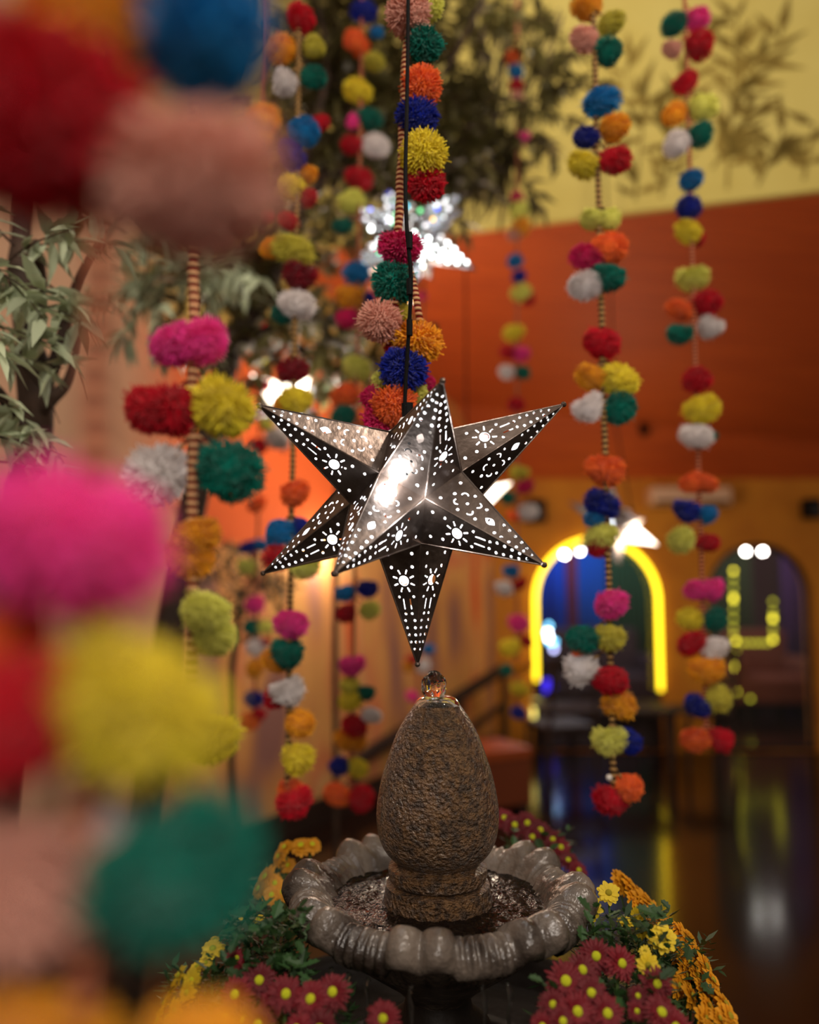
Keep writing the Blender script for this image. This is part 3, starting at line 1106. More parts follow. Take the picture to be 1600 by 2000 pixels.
for i, d in enumerate(DIRS):
    if i == 2 or (R2 @ d).y > 0.35:
        continue
    R = point_rot(i, DIRS)
    for k in range(5):
        a = 2 * pi * (k + 0.5) / 5
        nn = R @ Vector((math.cos(a), math.sin(a), 0.27))
        if (R2 @ nn).y > 0.1:
            continue
        low = (R2 @ d).z < 0.1 and (R2 @ d).x > 0  # lower right made denser and whiter for the light leaking there
        for v in (0.02, 0.05, 0.08, 0.11, 0.14):
            for s in ((-1, 1) if v < 0.1 else (0,)):
                if random.random() < (0.15 if low else 0.45):
                    continue
                n = Vector((math.cos(a), math.sin(a), 0))
                t = Vector((-math.sin(a), math.cos(a), 0))
                base = n * APO
                vd = (Vector((0, 0, RTIP - INR)) - base).normalized()
                p = base + t * s * hw(v) * 0.5 + vd * v
                o = obj('glass_marble', MRB, None, st2, d * INR + R @ p, None, random.uniform(0.0045, 0.0075))
                o.material_slots[0].link = 'OBJECT'
                q = random.random()
                ci = (0 if q < 0.8 else 5) if low else (5 if q < 0.45 else 0 if q < 0.68 else 1 if q < 0.78 else 2 if q < 0.87 else 3 if q < 0.92 else 4)
                o.material_slots[0].material = mcol[ci]
                cnt += 1


def aim_point(i, target):
    """rotation that turns star point i toward target direction"""
    return DIRS[i].rotation_difference(Vector(target).normalized()).to_euler()


def cable(s, z=3.9):
    p = s.location
    u = Euler(s.rotation_euler).to_matrix() @ DIRS[2] * 0.12 * s.scale.x
    iv = Matrix.LocRotScale(p, Euler(s.rotation_euler), s.scale).inverted()
    MB().tube([iv @ (p + u), iv @ (p + Vector((u.x * 0.3, u.y * 0.3, 0.5))), iv @ Vector((p.x, p.y, z))], 0.004 / s.scale.x, 6).build('cable', M_black, s)


cable(st2)
c5 = atY(1196, 1022, 4.1)
s5 = star('small tin star with one blazing white point, hanging by the neon arch', c5, 0.95, aim_point(6, (0.83, -0.1, -0.42)), 2.5, (6,))
cable(s5)
c4 = atY(912, 985, 3.6)
s4 = star('tin star with a glowing point peeking out behind the large star', c4, 0.85, aim_point(6, (0.88, -0.2, 0.42)), 2.5, (6,))
cable(s4)
c3 = atY(560, 785, 3.3)
s3 = star('tin star with two glowing points half hidden behind yellow pompoms', c3, 0.85, aim_point(8, (-0.5, -0.75, 0.32)), 2.5, (8, 4))
cable(s3)
lamp('star_glow', atY(600, 800, 3.1), 7, (1, 0.82, 0.66), 0.06)  # helper lights added beside the small stars to carry their glow
lamp('star_glow', atY(1240, 1045, 3.95), 5, (1, 0.85, 0.66), 0.05)

# ---------------------------------------------------------------- fountain
FX, FY = atY(855, 1700, 1.22).x, 1.22
fo = thing('fountain', 'tiered stone fountain with a fluted basin and wet egg finial', 'fountain', (FX, FY, 0))
ZR = 1.078


def flute(a):
    """0..1 height of scalloped rim and fine rib signal at angle a"""
    u = ((a - math.radians(-98)) / (2 * pi / 8)) % 1.0
    if u > 0.5:
        u -= 1
    if abs(u) < 0.27:
        lobe = abs(math.sin(2 * pi * u / 0.54))
        return 1.0, lobe ** 0.55
    w_ = (abs(u) - 0.27) / 0.23
    rib = abs(math.sin(pi * w_ * 2.5)) ** 0.6
    return 0.0, rib * 0.55


def basin_fn(r, z, a):
    k = max(0.0, min(1.0, (r - 0.125) / 0.05))
    big_, rib = flute(a)
    dr = k * (0.004 * big_ + 0.020 * rib - 0.020)
    dz = k * (0.008 * big_ + 0.017 * rib - 0.018)
    if z < -0.045:
        dz *= 0.3
    return r + dr, z + dz


prof = [(0.02, -0.075), (0.09, -0.07), (0.12, -0.06), (0.142, -0.044), (0.155, -0.026), (0.168, -0.010), (0.180, -0.001), (0.192, 0.004), (0.204, 0.003), (0.213, -0.004), (0.220, -0.014), (0.222, -0.026), (0.218, -0.036), (0.208, -0.042), (0.19, -0.047), (0.17, -0.056), (0.14, -0.086), (0.10, -0.115), (0.065, -0.14), (0.045, -0.16)]
b_ = MB().lathe(prof, 384, basin_fn).build('basin', M_stone, fo, True, loc=(0, 0, ZR))
egg = [(0.0, -0.02), (0.073, -0.02), (0.0745, 0.018), (0.0735, 0.021), (0.065, 0.0235), (0.0645, 0.027), (0.070, 0.030), (0.071, 0.044), (0.069, 0.047), (0.0605, 0.050), (0.061, 0.054), (0.068, 0.060), (0.078, 0.072), (0.0855, 0.09), (0.0885, 0.112), (0.0880, 0.130), (0.085, 0.15), (0.0795, 0.175), (0.0715, 0.20), (0.061, 0.228), (0.0485, 0.252), (0.036, 0.270), (0.028, 0.279), (0.020, 0.282), (0.0, 0.283)]
ep = smoothpts([(r, 0, z) for r, z in egg], 4)
M_egg = mat('wet_pitted_stone', srgb(112, 80, 46), 0.3, bump=1.0, bscale=210, col2=srgb(58, 40, 24), vscale=90, spec=0.6, coat=0.6)
for _n in M_egg.node_tree.nodes:
    if _n.type == 'BUMP':
        _n.inputs['Distance'].default_value = 0.016
_b = M_egg.node_tree.nodes['Principled BSDF']
_b.inputs['Coat Roughness'].default_value = 0.1
M_egg.node_tree.links.new(_b.inputs['Normal'].links[0].from_socket, _b.inputs['Coat Normal'])
MB().lathe([(max(p.x, 0.0002), p.z) for p in ep], 96).build('finial', M_egg, fo, True, loc=(0, 0, 1.05))
# water
n = 96
mb = MB()
vs = [(0, 0, 0)]
rings = 24
for j in range(1, rings + 1):
    for k in range(n):
        a = 2 * pi * k / n
        r = 0.165 * j / rings
        vs.append((r * math.cos(a), r * math.sin(a), 0.0016 * math.sin(r * 330 + 2 * math.sin(3 * a)) + 0.0012 * math.sin(9 * a + r * 190) + 0.0010 * math.sin(23 * a - r * 260)))
fs = [(0, 1 + k, 1 + (k + 1) % n) for k in range(n)]
for j in range(rings - 1):
    for k in range(n):
        fs.append((1 + j * n + k, 1 + (j + 1) * n + k, 1 + (j + 1) * n + (k + 1) % n, 1 + j * n + (k + 1) % n))
mb.add(vs, fs)
mb.build('water', M_water, fo, True, loc=(0, 0, ZR - 0.030))
# bubbling spout
bp = atY(848, 1350, 1.22)
mb = MB()
nu, nv = 18, 14
vs, fs = [], []
for j in range(nv + 1):
    thh = pi * j / nv
    for i in range(nu):
        a = 2 * pi * i / nu
        q = 1 + 0.06 * math.sin(5 * a + 3 * thh) + 0.05 * math.sin(7 * thh + 2 * a)
        vs.append((0.0185 * q * math.sin(thh) * math.cos(a), 0.0185 * q * math.sin(thh) * math.sin(a), 0.021 * q * math.cos(thh)))
for j in range(nv):
    for i in range(nu):
        fs.append((j * nu + i, (j + 1) * nu + i, (j + 1) * nu + (i + 1) % nu, j * nu + (i + 1) % nu))
mb.add(vs, fs)
mb.build('water_bubble', M_clear, fo, True, loc=(bp.x - FX, 0, atY(848, 1340, 1.22).z))
MB().lathe([(0.0, 0.006), (0.02, 0.005), (0.028, 0.001), (0.033, -0.006), (0.034, -0.010)], 32).build('water_film', M_clear, fo, True, loc=(0, 0, 1.331))
# falling streams
for k, a in enumerate((-128, -121, -114, -78, -70, -158, -152, -40, -100)):
    A = math.radians(a)
    r0 = 0.222
    pts = []
    for q in range(12):
        t = q / 11
        pts.append(((r0 + 0.012 * t) * math.cos(A) + 0.002 * math.sin(q * 1.7 + k), (r0 + 0.012 * t) * math.sin(A), ZR - 0.045 - 0.24 * t * t - 0.02 * t))
    MB().tube(pts, [0.0024 * (1 + 0.4 * math.sin(q * 2.1 + k)) for q in range(12)], 8).build('water_stream', M_clear, fo, True)
# stem, lower bowl, pedestal
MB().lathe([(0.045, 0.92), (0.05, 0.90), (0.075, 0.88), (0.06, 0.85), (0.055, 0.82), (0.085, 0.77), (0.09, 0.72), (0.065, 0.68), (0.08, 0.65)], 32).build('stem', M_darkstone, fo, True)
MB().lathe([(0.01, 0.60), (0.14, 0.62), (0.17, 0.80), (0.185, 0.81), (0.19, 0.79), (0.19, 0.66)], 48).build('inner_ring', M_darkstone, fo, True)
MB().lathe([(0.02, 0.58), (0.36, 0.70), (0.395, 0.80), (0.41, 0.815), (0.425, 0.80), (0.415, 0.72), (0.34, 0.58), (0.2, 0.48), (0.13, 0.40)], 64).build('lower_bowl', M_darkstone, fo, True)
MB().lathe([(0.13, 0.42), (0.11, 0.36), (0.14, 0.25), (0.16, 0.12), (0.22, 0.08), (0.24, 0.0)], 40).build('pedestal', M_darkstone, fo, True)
MB().lathe([(0.19, 0.765), (0.40, 0.765)], 48).build('soil', M_soil, fo)
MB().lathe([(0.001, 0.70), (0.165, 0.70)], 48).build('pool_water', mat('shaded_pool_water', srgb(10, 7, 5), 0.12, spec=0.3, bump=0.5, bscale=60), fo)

# ---------------------------------------------------------------- chrysanthemum plants
def petals_mesh(layers, seed, cup):
    r = random.Random(seed)
    mb = MB()
    for (cnt_, ln, wd, lift, off) in layers:
        for k in range(cnt_):
            a = 2 * pi * (k + off) / cnt_ + r.uniform(-0.08, 0.08)
            l2 = ln * r.uniform(0.85, 1.08)
            lf = lift + r.uniform(-0.12, 0.12)
            c, s = math.cos(a), math.sin(a)
            rows = []
            for t, w2 in ((0.12, 0.35), (0.45, 0.95), (0.8, 1.0), (1.0, 0.35)):
                rad = l2 * t * math.cos(lf)
                zz = l2 * t * math.sin(lf) - cup * l2 * t * t
                for sd, dz in ((-1, 0.02), (0, -0.03), (1, 0.02)):
                    x, y = rad, sd * wd * w2 / 2
                    rows.append((x * c - y * s, x * s + y * c, zz + dz * ln))
            fs = []
            for i in range(3):
                for j in range(2):
                    fs.append((i * 3 + j, i * 3 + j + 1, (i + 1) * 3 + j + 1, (i + 1) * 3 + j))
            mb.add(rows, fs)
    mb.tube([(0, 0, -0.06), (0, 0, -0.5)], 0.05, 5)
    return mb.mesh('flower', True)


M_redpetal = mat('crimson_petal', srgb(112, 8, 24), 0.6, rand=0.3, translucent=0.2)
M_yelpetal = mat('yellow_petal', srgb(232, 204, 44), 0.6, rand=0.12, translucent=0.25)
M_golpetal = mat('golden_petal', srgb(218, 150, 22), 0.6, rand=0.15, translucent=0.25)
M_limecentre = mat('lime_centre', srgb(196, 202, 24), 0.8, bump=0.5, bscale=300)
M_olcentre = mat('olive_centre', srgb(166, 150, 24), 0.8, bump=0.5, bscale=300)
FLW = {'red': [petals_mesh([(22, 1.0, 0.19, 0.05, 0), (20, 0.92, 0.18, 0.3, 0.5), (16, 0.75, 0.17, 0.6, 0.2)], s, 0.25) for s in (1, 2, 3)],
       'yel': [petals_mesh([(13, 1.0, 0.40, 0.12, 0), (12, 0.88, 0.36, 0.4, 0.5)], s, 0.2) for s in (4, 5)],
       'gol': [petals_mesh([(14, 1.0, 0.42, 0.1, 0), (12, 0.85, 0.36, 0.35, 0.5), (9, 0.65, 0.32, 0.7, 0.3)], s, 0.3) for s in (6, 7)]}
CEN = MB().ball((0, 0, 0.10), 0.27, 12, 6, (1, 1, 0.55)).mesh('flower_centre', True)
FM = {'red': M_redpetal, 'yel': M_yelpetal, 'gol': M_golpetal}
for k in FLW:
    for me in FLW[k]:
        me.materials.append(FM[k])
CEN.materials.append(M_limecentre)
# lobed leaf, 12 outline points, slightly folded
lo = [(0, 0), (0.10, 0.12), (0.30, 0.22), (0.20, 0.34), (0.36, 0.50), (0.22, 0.62), (0.26, 0.80), (0.10, 0.86), (0, 1.0)]
vs = [(x, y, 0.25 * x) for x, y in lo] + [(-x, y, 0.25 * x) for x, y in lo[1:-1]] + [(0, y, -0.02) for y in (0.2, 0.4, 0.6, 0.8)]
fs = []
nR = len(lo)
L_ = [0] + list(range(nR, nR + nR - 2)) + [nR - 1]
mid = [0, nR * 2 - 2, nR * 2 - 2, nR * 2 - 1, nR * 2 - 1, nR * 2, nR * 2, nR * 2 + 1, nR - 1]
for i in range(nR - 1):
    q = [i, i + 1, mid[i + 1], mid[i]]
    q = [x for j, x in enumerate(q) if x not in q[:j]]
    if len(q) > 2:
        fs.append(tuple(q))
    q = [L_[i + 1], L_[i], mid[i], mid[i + 1]]
    q = [x for j, x in enumerate(q) if x not in q[:j]]
    if len(q) > 2:
        fs.append(tuple(q))
MLEAF = newmesh('leaf', vs, fs)
MLEAF.materials.append(M_mumleaf)


def plant(label, base, flowers, kind, nleaf, leafbox, centre=None, nstuff=300):
    base = Vector(base)
    g = thing('chrysanthemum', label, 'flowers', base, 'potted chrysanthemums round the fountain')
    st = MB()
    for fl_ in flowers:
        px, py, Y, r = fl_[:4]
        nd = Vector(fl_[4]) if len(fl_) > 4 else Vector((random.uniform(-0.3, 0.3), -0.9, random.uniform(0.5, 0.9)))
        p = atY(px, py, Y)
        R = r * Y / F
        q = nd.normalized().to_track_quat('Z', 'Y').to_matrix() @ Matrix.Rotation(random.uniform(0, 6), 3, 'Z')
        f_ = obj('flower', random.choice(FLW[kind]), None, g, p - base, q.to_euler(), R)
        c_ = obj('flower_centre', CEN, None, f_)
        if centre:
            c_.material_slots[0].link = 'OBJECT'
            c_.material_slots[0].material = centre
        e_ = p - base - nd.normalized() * R * 0.4
        st.tube([e_, e_ * 0.6 + Vector((0, 0, -0.01)), Vector((random.uniform(-.02, .02), random.uniform(-.02, .02), 0))], 0.0016, 5)
    st.build('stem', M_stem, g)
    for k in range(nleaf):
        px, py, Y = [random.uniform(*leafbox[j]) for j in range(3)]
        p = atY(px, py, Y)
        obj('leaf', MLEAF, None, g, p - base, (random.uniform(-0.9, 1.2), random.uniform(-0.7, 0.7), random.uniform(0, 6.3)), random.uniform(0.013, 0.027))
    # deep filling foliage
    fb = MB()
    for k in range(nstuff):
        px, py, Y = [random.uniform(*leafbox[j]) for j in range(3)]
        p = atY(px, py + 12, Y + 0.05) - base
        a = random.uniform(0, 6.3)
        t = Vector((math.cos(a), math.sin(a), random.uniform(-0.4, 0.9))).normalized()
        s_ = t.cross(Vector((0.2, 0.1, 1))).normalized()
        l = random.uniform(0.012, 0.03)
        fb.add([p, p + t * l * 0.5 + s_ * l * 0.16, p + t * l, p + t * l * 0.5 - s_ * l * 0.16], [(0, 1, 2, 3)])
    fo_ = fb.build('foliage', M_mumleaf, g)
    fo_['kind'] = 'stuff'
    return g


def pb(px, Y):
    return (atY(px, 1900, Y).x, Y, 0.76)


plant('crimson chrysanthemum with lime centres below the left side of the basin', pb(560, 0.98),
      [(460, 1942, 0.97, 34), (506, 1915, 0.99, 34), (558, 1942, 0.96, 36), (530, 1952, 0.98, 22), (607, 1952, 0.95, 36), (650, 1938, 0.96, 36), (461, 1872, 1.04, 22, (0.6, -0.6, 0.4)),
       (480, 1992, 0.94, 32), (505, 2000, 0.93, 32), (748, 1990, 0.93, 34), (440, 1985, 0.95, 28), (625, 2010, 0.92, 34), (580, 2010, 0.92, 30), (528, 1800, 1.12, 16, (0, -0.3, 1)), (540, 1790, 1.15, 14)],
      'red', 40, ((430, 690), (1930, 2030), (0.96, 1.05)))
plant('green leafy chrysanthemum with few blooms between yellow tuft and basin', pb(560, 1.1),
      [(478, 1790, 1.12, 12), (505, 1795, 1.12, 12, (0, -0.4, 1))],
      'yel', 110, ((440, 600), (1770, 1910), (1.0, 1.08)), nstuff=420)
plant('crimson chrysanthemum with lime centres below the right side of the basin', pb(1170, 1.0),
      [(1165, 1868, 1.03, 34, (-0.2, -0.8, 0.5)), (1214, 1882, 1.02, 33, (0.2, -0.8, 0.5)), (1137, 1895, 1.0, 34), (1105, 1917, 0.98, 40), (1246, 1945, 0.98, 20), (1080, 1962, 0.96, 28), (1127, 1976, 0.95, 38),
       (1186, 1980, 0.95, 36), (1292, 1978, 0.96, 36), (1099, 1995, 0.94, 30), (1244, 1975, 0.97, 20), (1283, 1922, 1.0, 32), (1155, 1940, 0.97, 34), (1320, 2005, 0.95, 30), (1060, 2005, 0.94, 26)],
      'red', 60, ((1050, 1310), (1900, 2030), (0.97, 1.06)))
plant('yellow chrysanthemum with open daisy blooms right of the basin rim', pb(1220, 1.12),
      [(1189, 1744, 1.2, 23, (-0.1, -0.7, 0.6)), (1152, 1774, 1.17, 25, (-0.3, -0.9, 0.3)), (1160, 1762, 1.2, 17, (0.8, -0.3, 0.5)), (1223, 1800, 1.15, 17, (0, -0.2, 1)), (1294, 1832, 1.1, 29, (-0.1, -0.8, 0.6)),
       (1266, 1885, 1.04, 23, (0, -0.9, 0.3)), (1244, 1788, 1.17, 18, (-0.9, -0.4, 0.2)), (1255, 1819, 1.13, 17, (-0.8, -0.4, 0.3)), (1260, 1858, 1.08, 12)],
      'yel', 110, ((1130, 1310), (1770, 1920), (1.04, 1.2)), M_olcentre, nstuff=420)
gold = []
for px, py in [(1216, 1722), (1232, 1732), (1246, 1745), (1258, 1762), (1250, 1775), (1272, 1770), (1283, 1788), (1270, 1800), (1298, 1800), (1312, 1812), (1332, 1822), (1348, 1842), (1330, 1850), (1362, 1862), (1345, 1880), (1322, 1868), (1378, 1888), (1360, 1905), (1392, 1915), (1375, 1935), (1340, 1905), (1325, 1925), (1400, 1945), (1384, 1965), (1416, 1962), (1425, 1985), (1405, 1990), (1378, 1990), (1350, 1945), (1432, 2010), (1390, 2010), (1240, 1762), (1285, 1812), (1310, 1840)]:
    t = (py - 1720) / 280
    gold.append((px, py, 1.34 - 0.28 * t, random.uniform(23, 29), (0.8, -0.45 + random.uniform(-0.4, 0.2), 0.5 + random.uniform(-0.2, 0.3))))
plant('golden chrysanthemum cascading down the outer right edge of the bowl', pb(1330, 1.2), gold, 'gol', 40, ((1260, 1400), (1830, 2010), (1.08, 1.2)), M_olcentre)
plant('bright yellow chrysanthemum tuft behind the left edge of the basin', pb(560, 1.5),
      [(505, 1735, 1.45, 22, (-0.7, -0.5, 0.5)), (518, 1712, 1.46, 24, (-0.6, -0.5, 0.6)), (536, 1725, 1.45, 20), (545, 1672, 1.5, 22, (-0.7, -0.4, 0.5)), (556, 1655, 1.5, 20, (-0.4, -0.4, 0.8)), (588, 1652, 1.5, 24, (0, -0.5, 0.8)), (610, 1650, 1.5, 20, (0.2, -0.5, 0.8)),
       (530, 1748, 1.43, 20), (552, 1742, 1.43, 18), (562, 1690, 1.5, 16)], 'gol', 24, ((500, 600), (1690, 1790), (1.42, 1.52)), M_limecentre, nstuff=160)
plant('yellow chrysanthemum trailing over the outer left edge of the bowl', pb(400, 1.0),
      [(416, 1854, 1.07, 24, (0, -0.35, 1)), (350, 1905, 1.03, 20, (-0.8, -0.3, 0.5)), (375, 1915, 1.02, 22, (-0.3, -0.8, 0.3)), (366, 1938, 1.0, 22, (-0.5, -0.6, 0.3)), (342, 1972, 0.97, 24, (-0.7, -0.6, 0.2)), (322, 1958, 1.0, 20, (-0.9, -0.2, 0.4)), (308, 1992, 0.97, 22, (-0.9, -0.3, 0.3)),
       (385, 1888, 1.05, 15, (-0.3, -0.3, 0.9)), (402, 1880, 1.06, 14), (335, 1935, 1.02, 18, (-0.9, -0.3, 0.4)), (330, 2000, 0.95, 22, (-0.6, -0.7, 0.2)), (420, 1835, 1.09, 10, (0, -0.2, 1))],
      'yel', 60, ((330, 470), (1880, 2020), (0.98, 1.1)))
plant('crimson chrysanthemum behind the right-hand back rim of the basin', pb(1050, 1.6),
      [(985, 1598, 1.62, 22), (1005, 1612, 1.6, 24), (1030, 1608, 1.6, 24), (1055, 1622, 1.58, 24), (1080, 1640, 1.56, 22), (1095, 1655, 1.55, 22), (1040, 1635, 1.57, 22), (1110, 1680, 1.52, 20), (1130, 1700, 1.5, 20)],
      'red', 20, ((990, 1110), (1620, 1680), (1.52, 1.6)), nstuff=120)

# ---------------------------------------------------------------- trees
LEAFMESH = newmesh('leaf', [(0, 0, 0), (-0.14, 0.3, 0.04), (0.0, 0.3, 0.0), (0.14, 0.3, 0.04), (-0.11, 0.6, 0.0), (0, 0.6, -0.04), (0.11, 0.6, 0.0), (0, 1.0, -0.16)],
                   [(0, 2, 1), (0, 3, 2), (1, 2, 5, 4), (2, 3, 6, 5), (4, 5, 7), (5, 6, 7)], True)
LEAFMESH.materials.append(M_leaf)


def leaf_into(mb, p, d, up, l):
    d = d.normalized()
    s_ = d.cross(up)
    if s_.length < 1e-4:
        s_ = d.cross(Vector((1, 0, 0)))
    s_.normalize()
    n_ = s_.cross(d)
    mb.add([p, p + d * l * 0.35 - s_ * l * 0.16 + n_ * l * 0.03, p + d * l * 0.35 + s_ * l * 0.16 + n_ * l * 0.03, p + d * l - n_ * l * 0.14], [(0, 2, 1), (1, 2, 3)])


def sprig(mbb, leafs, start, direction, length, nl, ls, droop=0.5, rad=0.004):
    pts = []
    p = Vector(start)
    d = Vector(direction).normalized()
    n = 6
    for i in range(n + 1):
        pts.append(p.copy())
        p = p + d * (length / n)
        d = (d + Vector((random.uniform(-0.15, 0.15), random.uniform(-0.15, 0.15), -droop / n + random.uniform(-0.1, 0.1)))).normalized()
    mbb.tube(pts, [rad * (1 - 0.8 * i / n) for i in range(n + 1)], 5)
    for k in range(nl):
        t = random.uniform(0.15, 1.0) * n
        i = min(int(t), n - 1)
        q = pts[i].lerp(pts[i + 1], t - i)
        ax = (pts[i + 1] - pts[i]).normalized()
        side = Vector((random.uniform(-1, 1), random.uniform(-1, 1), random.uniform(-0.7, 0.5))).normalized()
        leafs.append((q, (ax * 0.6 + side).normalized(), ls * random.uniform(0.7, 1.2)))


def place_leaves(t, leafs, nmax):
    """first nmax as single leaf parts, the rest joined"""
    rest = MB()
    leafs = sorted(leafs, key=lambda l: l[0].y)
    for i, (q, d, l) in enumerate(leafs):
        if i < nmax:
            m_ = d.to_track_quat('Y', 'Z').to_matrix() @ Matrix.Rotation(random.uniform(-0.7, 0.7), 3, 'Y')
            obj('leaf', LEAFMESH, None, t, q - t.location, m_.to_euler(), l)
        else:
            leaf_into(rest, q - t.location, d, Vector((random.uniform(-.4, .4), random.uniform(-.4, .4), 1)), l)
    return rest


# near tree at the left edge
t1 = thing('tree', 'leafy tree with dark trunk and long pale leaves by the beige wall', 'tree', (atY(-40, 1500, 1.75).x, 1.75, 0))
o1 = t1.location
tr_ = [Vector((o1.x, 1.75, 0)), atY(10, 1300, 1.75), atY(50, 1000, 1.72), atY(70, 800, 1.7), atY(55, 650, 1.68), atY(40, 480, 1.66), atY(60, 250, 1.7)]
MB().tube([p - o1 for p in smoothpts(tr_, 5)], [0.05] * 6 + [0.045] * 6 + [0.036] * 7 + [0.028] * 6 + [0.02] * 6, 10).build('trunk', M_bark, t1, True)
brs = [[atY(70, 800, 1.7), atY(110, 700, 1.66), atY(150, 560, 1.6), atY(200, 470, 1.55)], [atY(55, 650, 1.68), atY(80, 560, 1.6), atY(70, 470, 1.52)], [atY(60, 900, 1.7), atY(20, 800, 1.55), atY(-40, 720, 1.45)], [atY(60, 830, 1.7), atY(100, 780, 1.68), atY(135, 740, 1.7), atY(160, 640, 1.8)]]
lf = []
tw = MB()
for b in brs:
    MB().tube([p - o1 for p in smoothpts(b, 5)], [0.018 - 0.011 * k / (5 * (len(b) - 1)) for k in range(5 * (len(b) - 1) + 1)], 8).build('branch', M_bark, t1, True)
for (px, py, Y, dx, dz) in [(40, 500, 1.5, 0.6, 0.4), (90, 480, 1.5, 0.8, 0.3), (10, 560, 1.45, 0.8, 0.1), (0, 640, 1.45, 0.9, -0.1), (60, 600, 1.5, 0.8, 0.0), (20, 470, 1.5, -0.3, 0.3), (-30, 760, 1.42, 0.8, -0.3), (-20, 850, 1.42, 0.8, 0.0), (-30, 700, 1.45, 0.8, 0.2), (100, 560, 1.52, 0.6, -0.4), (30, 700, 1.5, 0.5, -0.4), (-10, 520, 1.4, 0.7, -0.4), (120, 640, 1.55, 0.3, -0.5), (-40, 600, 1.4, 0.6, -0.5), (-40, 900, 1.45, 0.9, 0.2)]:
    p = atY(px, py, Y)
    sprig(tw, lf, p - Vector((dx, 0.1, dz)) * 0.04, (dx, random.uniform(-0.3, 0.3), dz), 0.17, 20, 0.078, 0.6, 0.003)
rest = place_leaves(t1, [(q, d, l) for q, d, l in lf], 240)
MB().add([Vector(v) - o1 for v in tw.v], tw.f).build('twig', M_bark, t1)

# second tree, further back: branches rise to the top of the frame
t2 = thing('tree', 'olive-leaved tree whose branches spread above the garlands', 'tree', (atY(240, 1700, 2.9).x, 2.9, 0))
o2 = t2.location
tp = [Vector((o2.x, 2.9, 0)), atY(330, 1250, 2.9), atY(400, 880, 2.85), atY(455, 680, 2.85), atY(520, 570, 2.9), atY(570, 460, 2.9), atY(640, 330, 2.95)]
MB().tube([p - o2 for p in smoothpts(tp, 5)], [0.06 - 0.04 * k / 30 for k in range(31)], 10).build('trunk', M_bark, t2, True)
brs = [[tp[3], atY(470, 560, 2.8), atY(440, 470, 2.75), atY(380, 420, 2.7)], [tp[5], atY(600, 300, 2.9), atY(640, 120, 2.9), atY(600, -60, 2.9)], [tp[6], atY(740, 240, 3.0), atY(860, 150, 3.0), atY(960, -30, 3.0)], [tp[6], atY(700, 330, 3.0), atY(830, 280, 3.1), atY(1020, 210, 3.1)], [tp[4], atY(600, 620, 2.9), atY(650, 660, 2.85), atY(690, 720, 2.8)], [tp[6], atY(700, 150, 3.0), atY(760, -60, 3.0)], [tp[3], atY(540, 640, 2.8), atY(600, 700, 2.8)]]
lf = []
tw = MB()
for b in brs:
    nn = 5 * (len(b) - 1) + 1
    MB().tube([p - o2 for p in smoothpts(b, 5)], [0.02 - 0.013 * k / nn for k in range(nn)], 8).build('branch', M_bark, t2, True)
    bp_ = smoothpts(b, 5)
    for p in bp_[4:]:
        for k in range(2):
            sprig(tw, lf, p, (random.uniform(-1, 1), random.uniform(-0.5, 0.5), random.uniform(-0.5, 0.8)), random.uniform(0.2, 0.4), 16, 0.09, 0.7, 0.003)
cl = []
for (cx0, cy0, sx, sy, nn_, Yc) in [(700, 120, 130, 110, 34, 3.1), (900, 120, 110, 120, 30, 3.2), (820, 300, 150, 70, 22, 3.2), (960, 280, 70, 60, 14, 3.1), (630, 250, 100, 120, 22, 3.1), (520, 470, 90, 60, 12, 3.0), (430, 500, 70, 50, 16, 2.7), (300, 560, 80, 80, 18, 2.4), (1040, 190, 60, 40, 12, 3.2), (480, 600, 50, 40, 8, 2.9), (700, 400, 90, 70, 26, 3.1), (600, 120, 70, 110, 18, 3.1), (830, 360, 90, 50, 12, 3.3)]:
    for k in range(nn_):
        p = atY(random.gauss(cx0, sx * 0.6), random.gauss(cy0, sy * 0.6), Yc + random.uniform(-0.2, 0.3))
        sprig(tw, cl, p, (random.uniform(-1, 1), random.uniform(-0.5, 0.5), random.uniform(-0.6, 0.6)), random.uniform(0.15, 0.35), 17, 0.10, 0.8, 0.0035)
# bare thin twigs sweeping up toward the top right
for k in range(26):
    a = atY(random.uniform(880, 1010), random.uniform(380, 460), 3.3)
    b = atY(random.uniform(930, 1130), random.uniform(-80, 120), 3.3 + random.uniform(-0.1, 0.2))
    tw.tube(smoothpts([a, a.lerp(b, 0.5) + Vector((random.uniform(-0.06, 0.06), 0, 0)), b], 4), 0.004, 5)
rest = place_leaves(t2, lf + cl, 300)
fo2 = rest.build('foliage', M_leafolive, t2)
fo2['kind'] = 'stuff'
tw2 = MB().add([Vector(v) - o2 for v in tw.v], tw.f).build('twig', M_bark, t2)
tw2['kind'] = 'stuff'

# pale sprig hanging in front of the orange wall
t3 = thing('tree', 'slim sapling with pale sage leaves in front of the orange wall', 'tree', (atY(660, 1500, 3.4).x, 3.4, 0))
o3 = t3.location
stem3 = smoothpts([Vector((o3.x, 3.4, 0)), atY(655, 1100, 3.4), atY(665, 800, 3.4), atY(660, 640, 3.35), atY(650, 600, 3.3)], 5)
MB().tube([p - o3 for p in stem3], [0.012] * 11 + [0.008] * 10, 8).build('trunk', M_bark, t3, True)
lf, tw = [], MB()
for k in range(20):
    p = atY(random.gauss(665, 26), random.uniform(625, 770), 3.35 + random.uniform(-0.1, 0.1))
    sprig(tw, lf, p, (random.uniform(-1, 1), random.uniform(-0.5, 0.3), random.uniform(-0.4, 0.4)), 0.14, 7, 0.075, 0.6, 0.003)
rest = place_leaves(t3, lf, 0)
f3 = rest.build('foliage', M_leafsage, t3)
f3['kind'] = 'stuff'
MB().add([Vector(v) - o3 for v in tw.v], tw.f).build('twig', M_bark, t3)['kind'] = 'stuff'

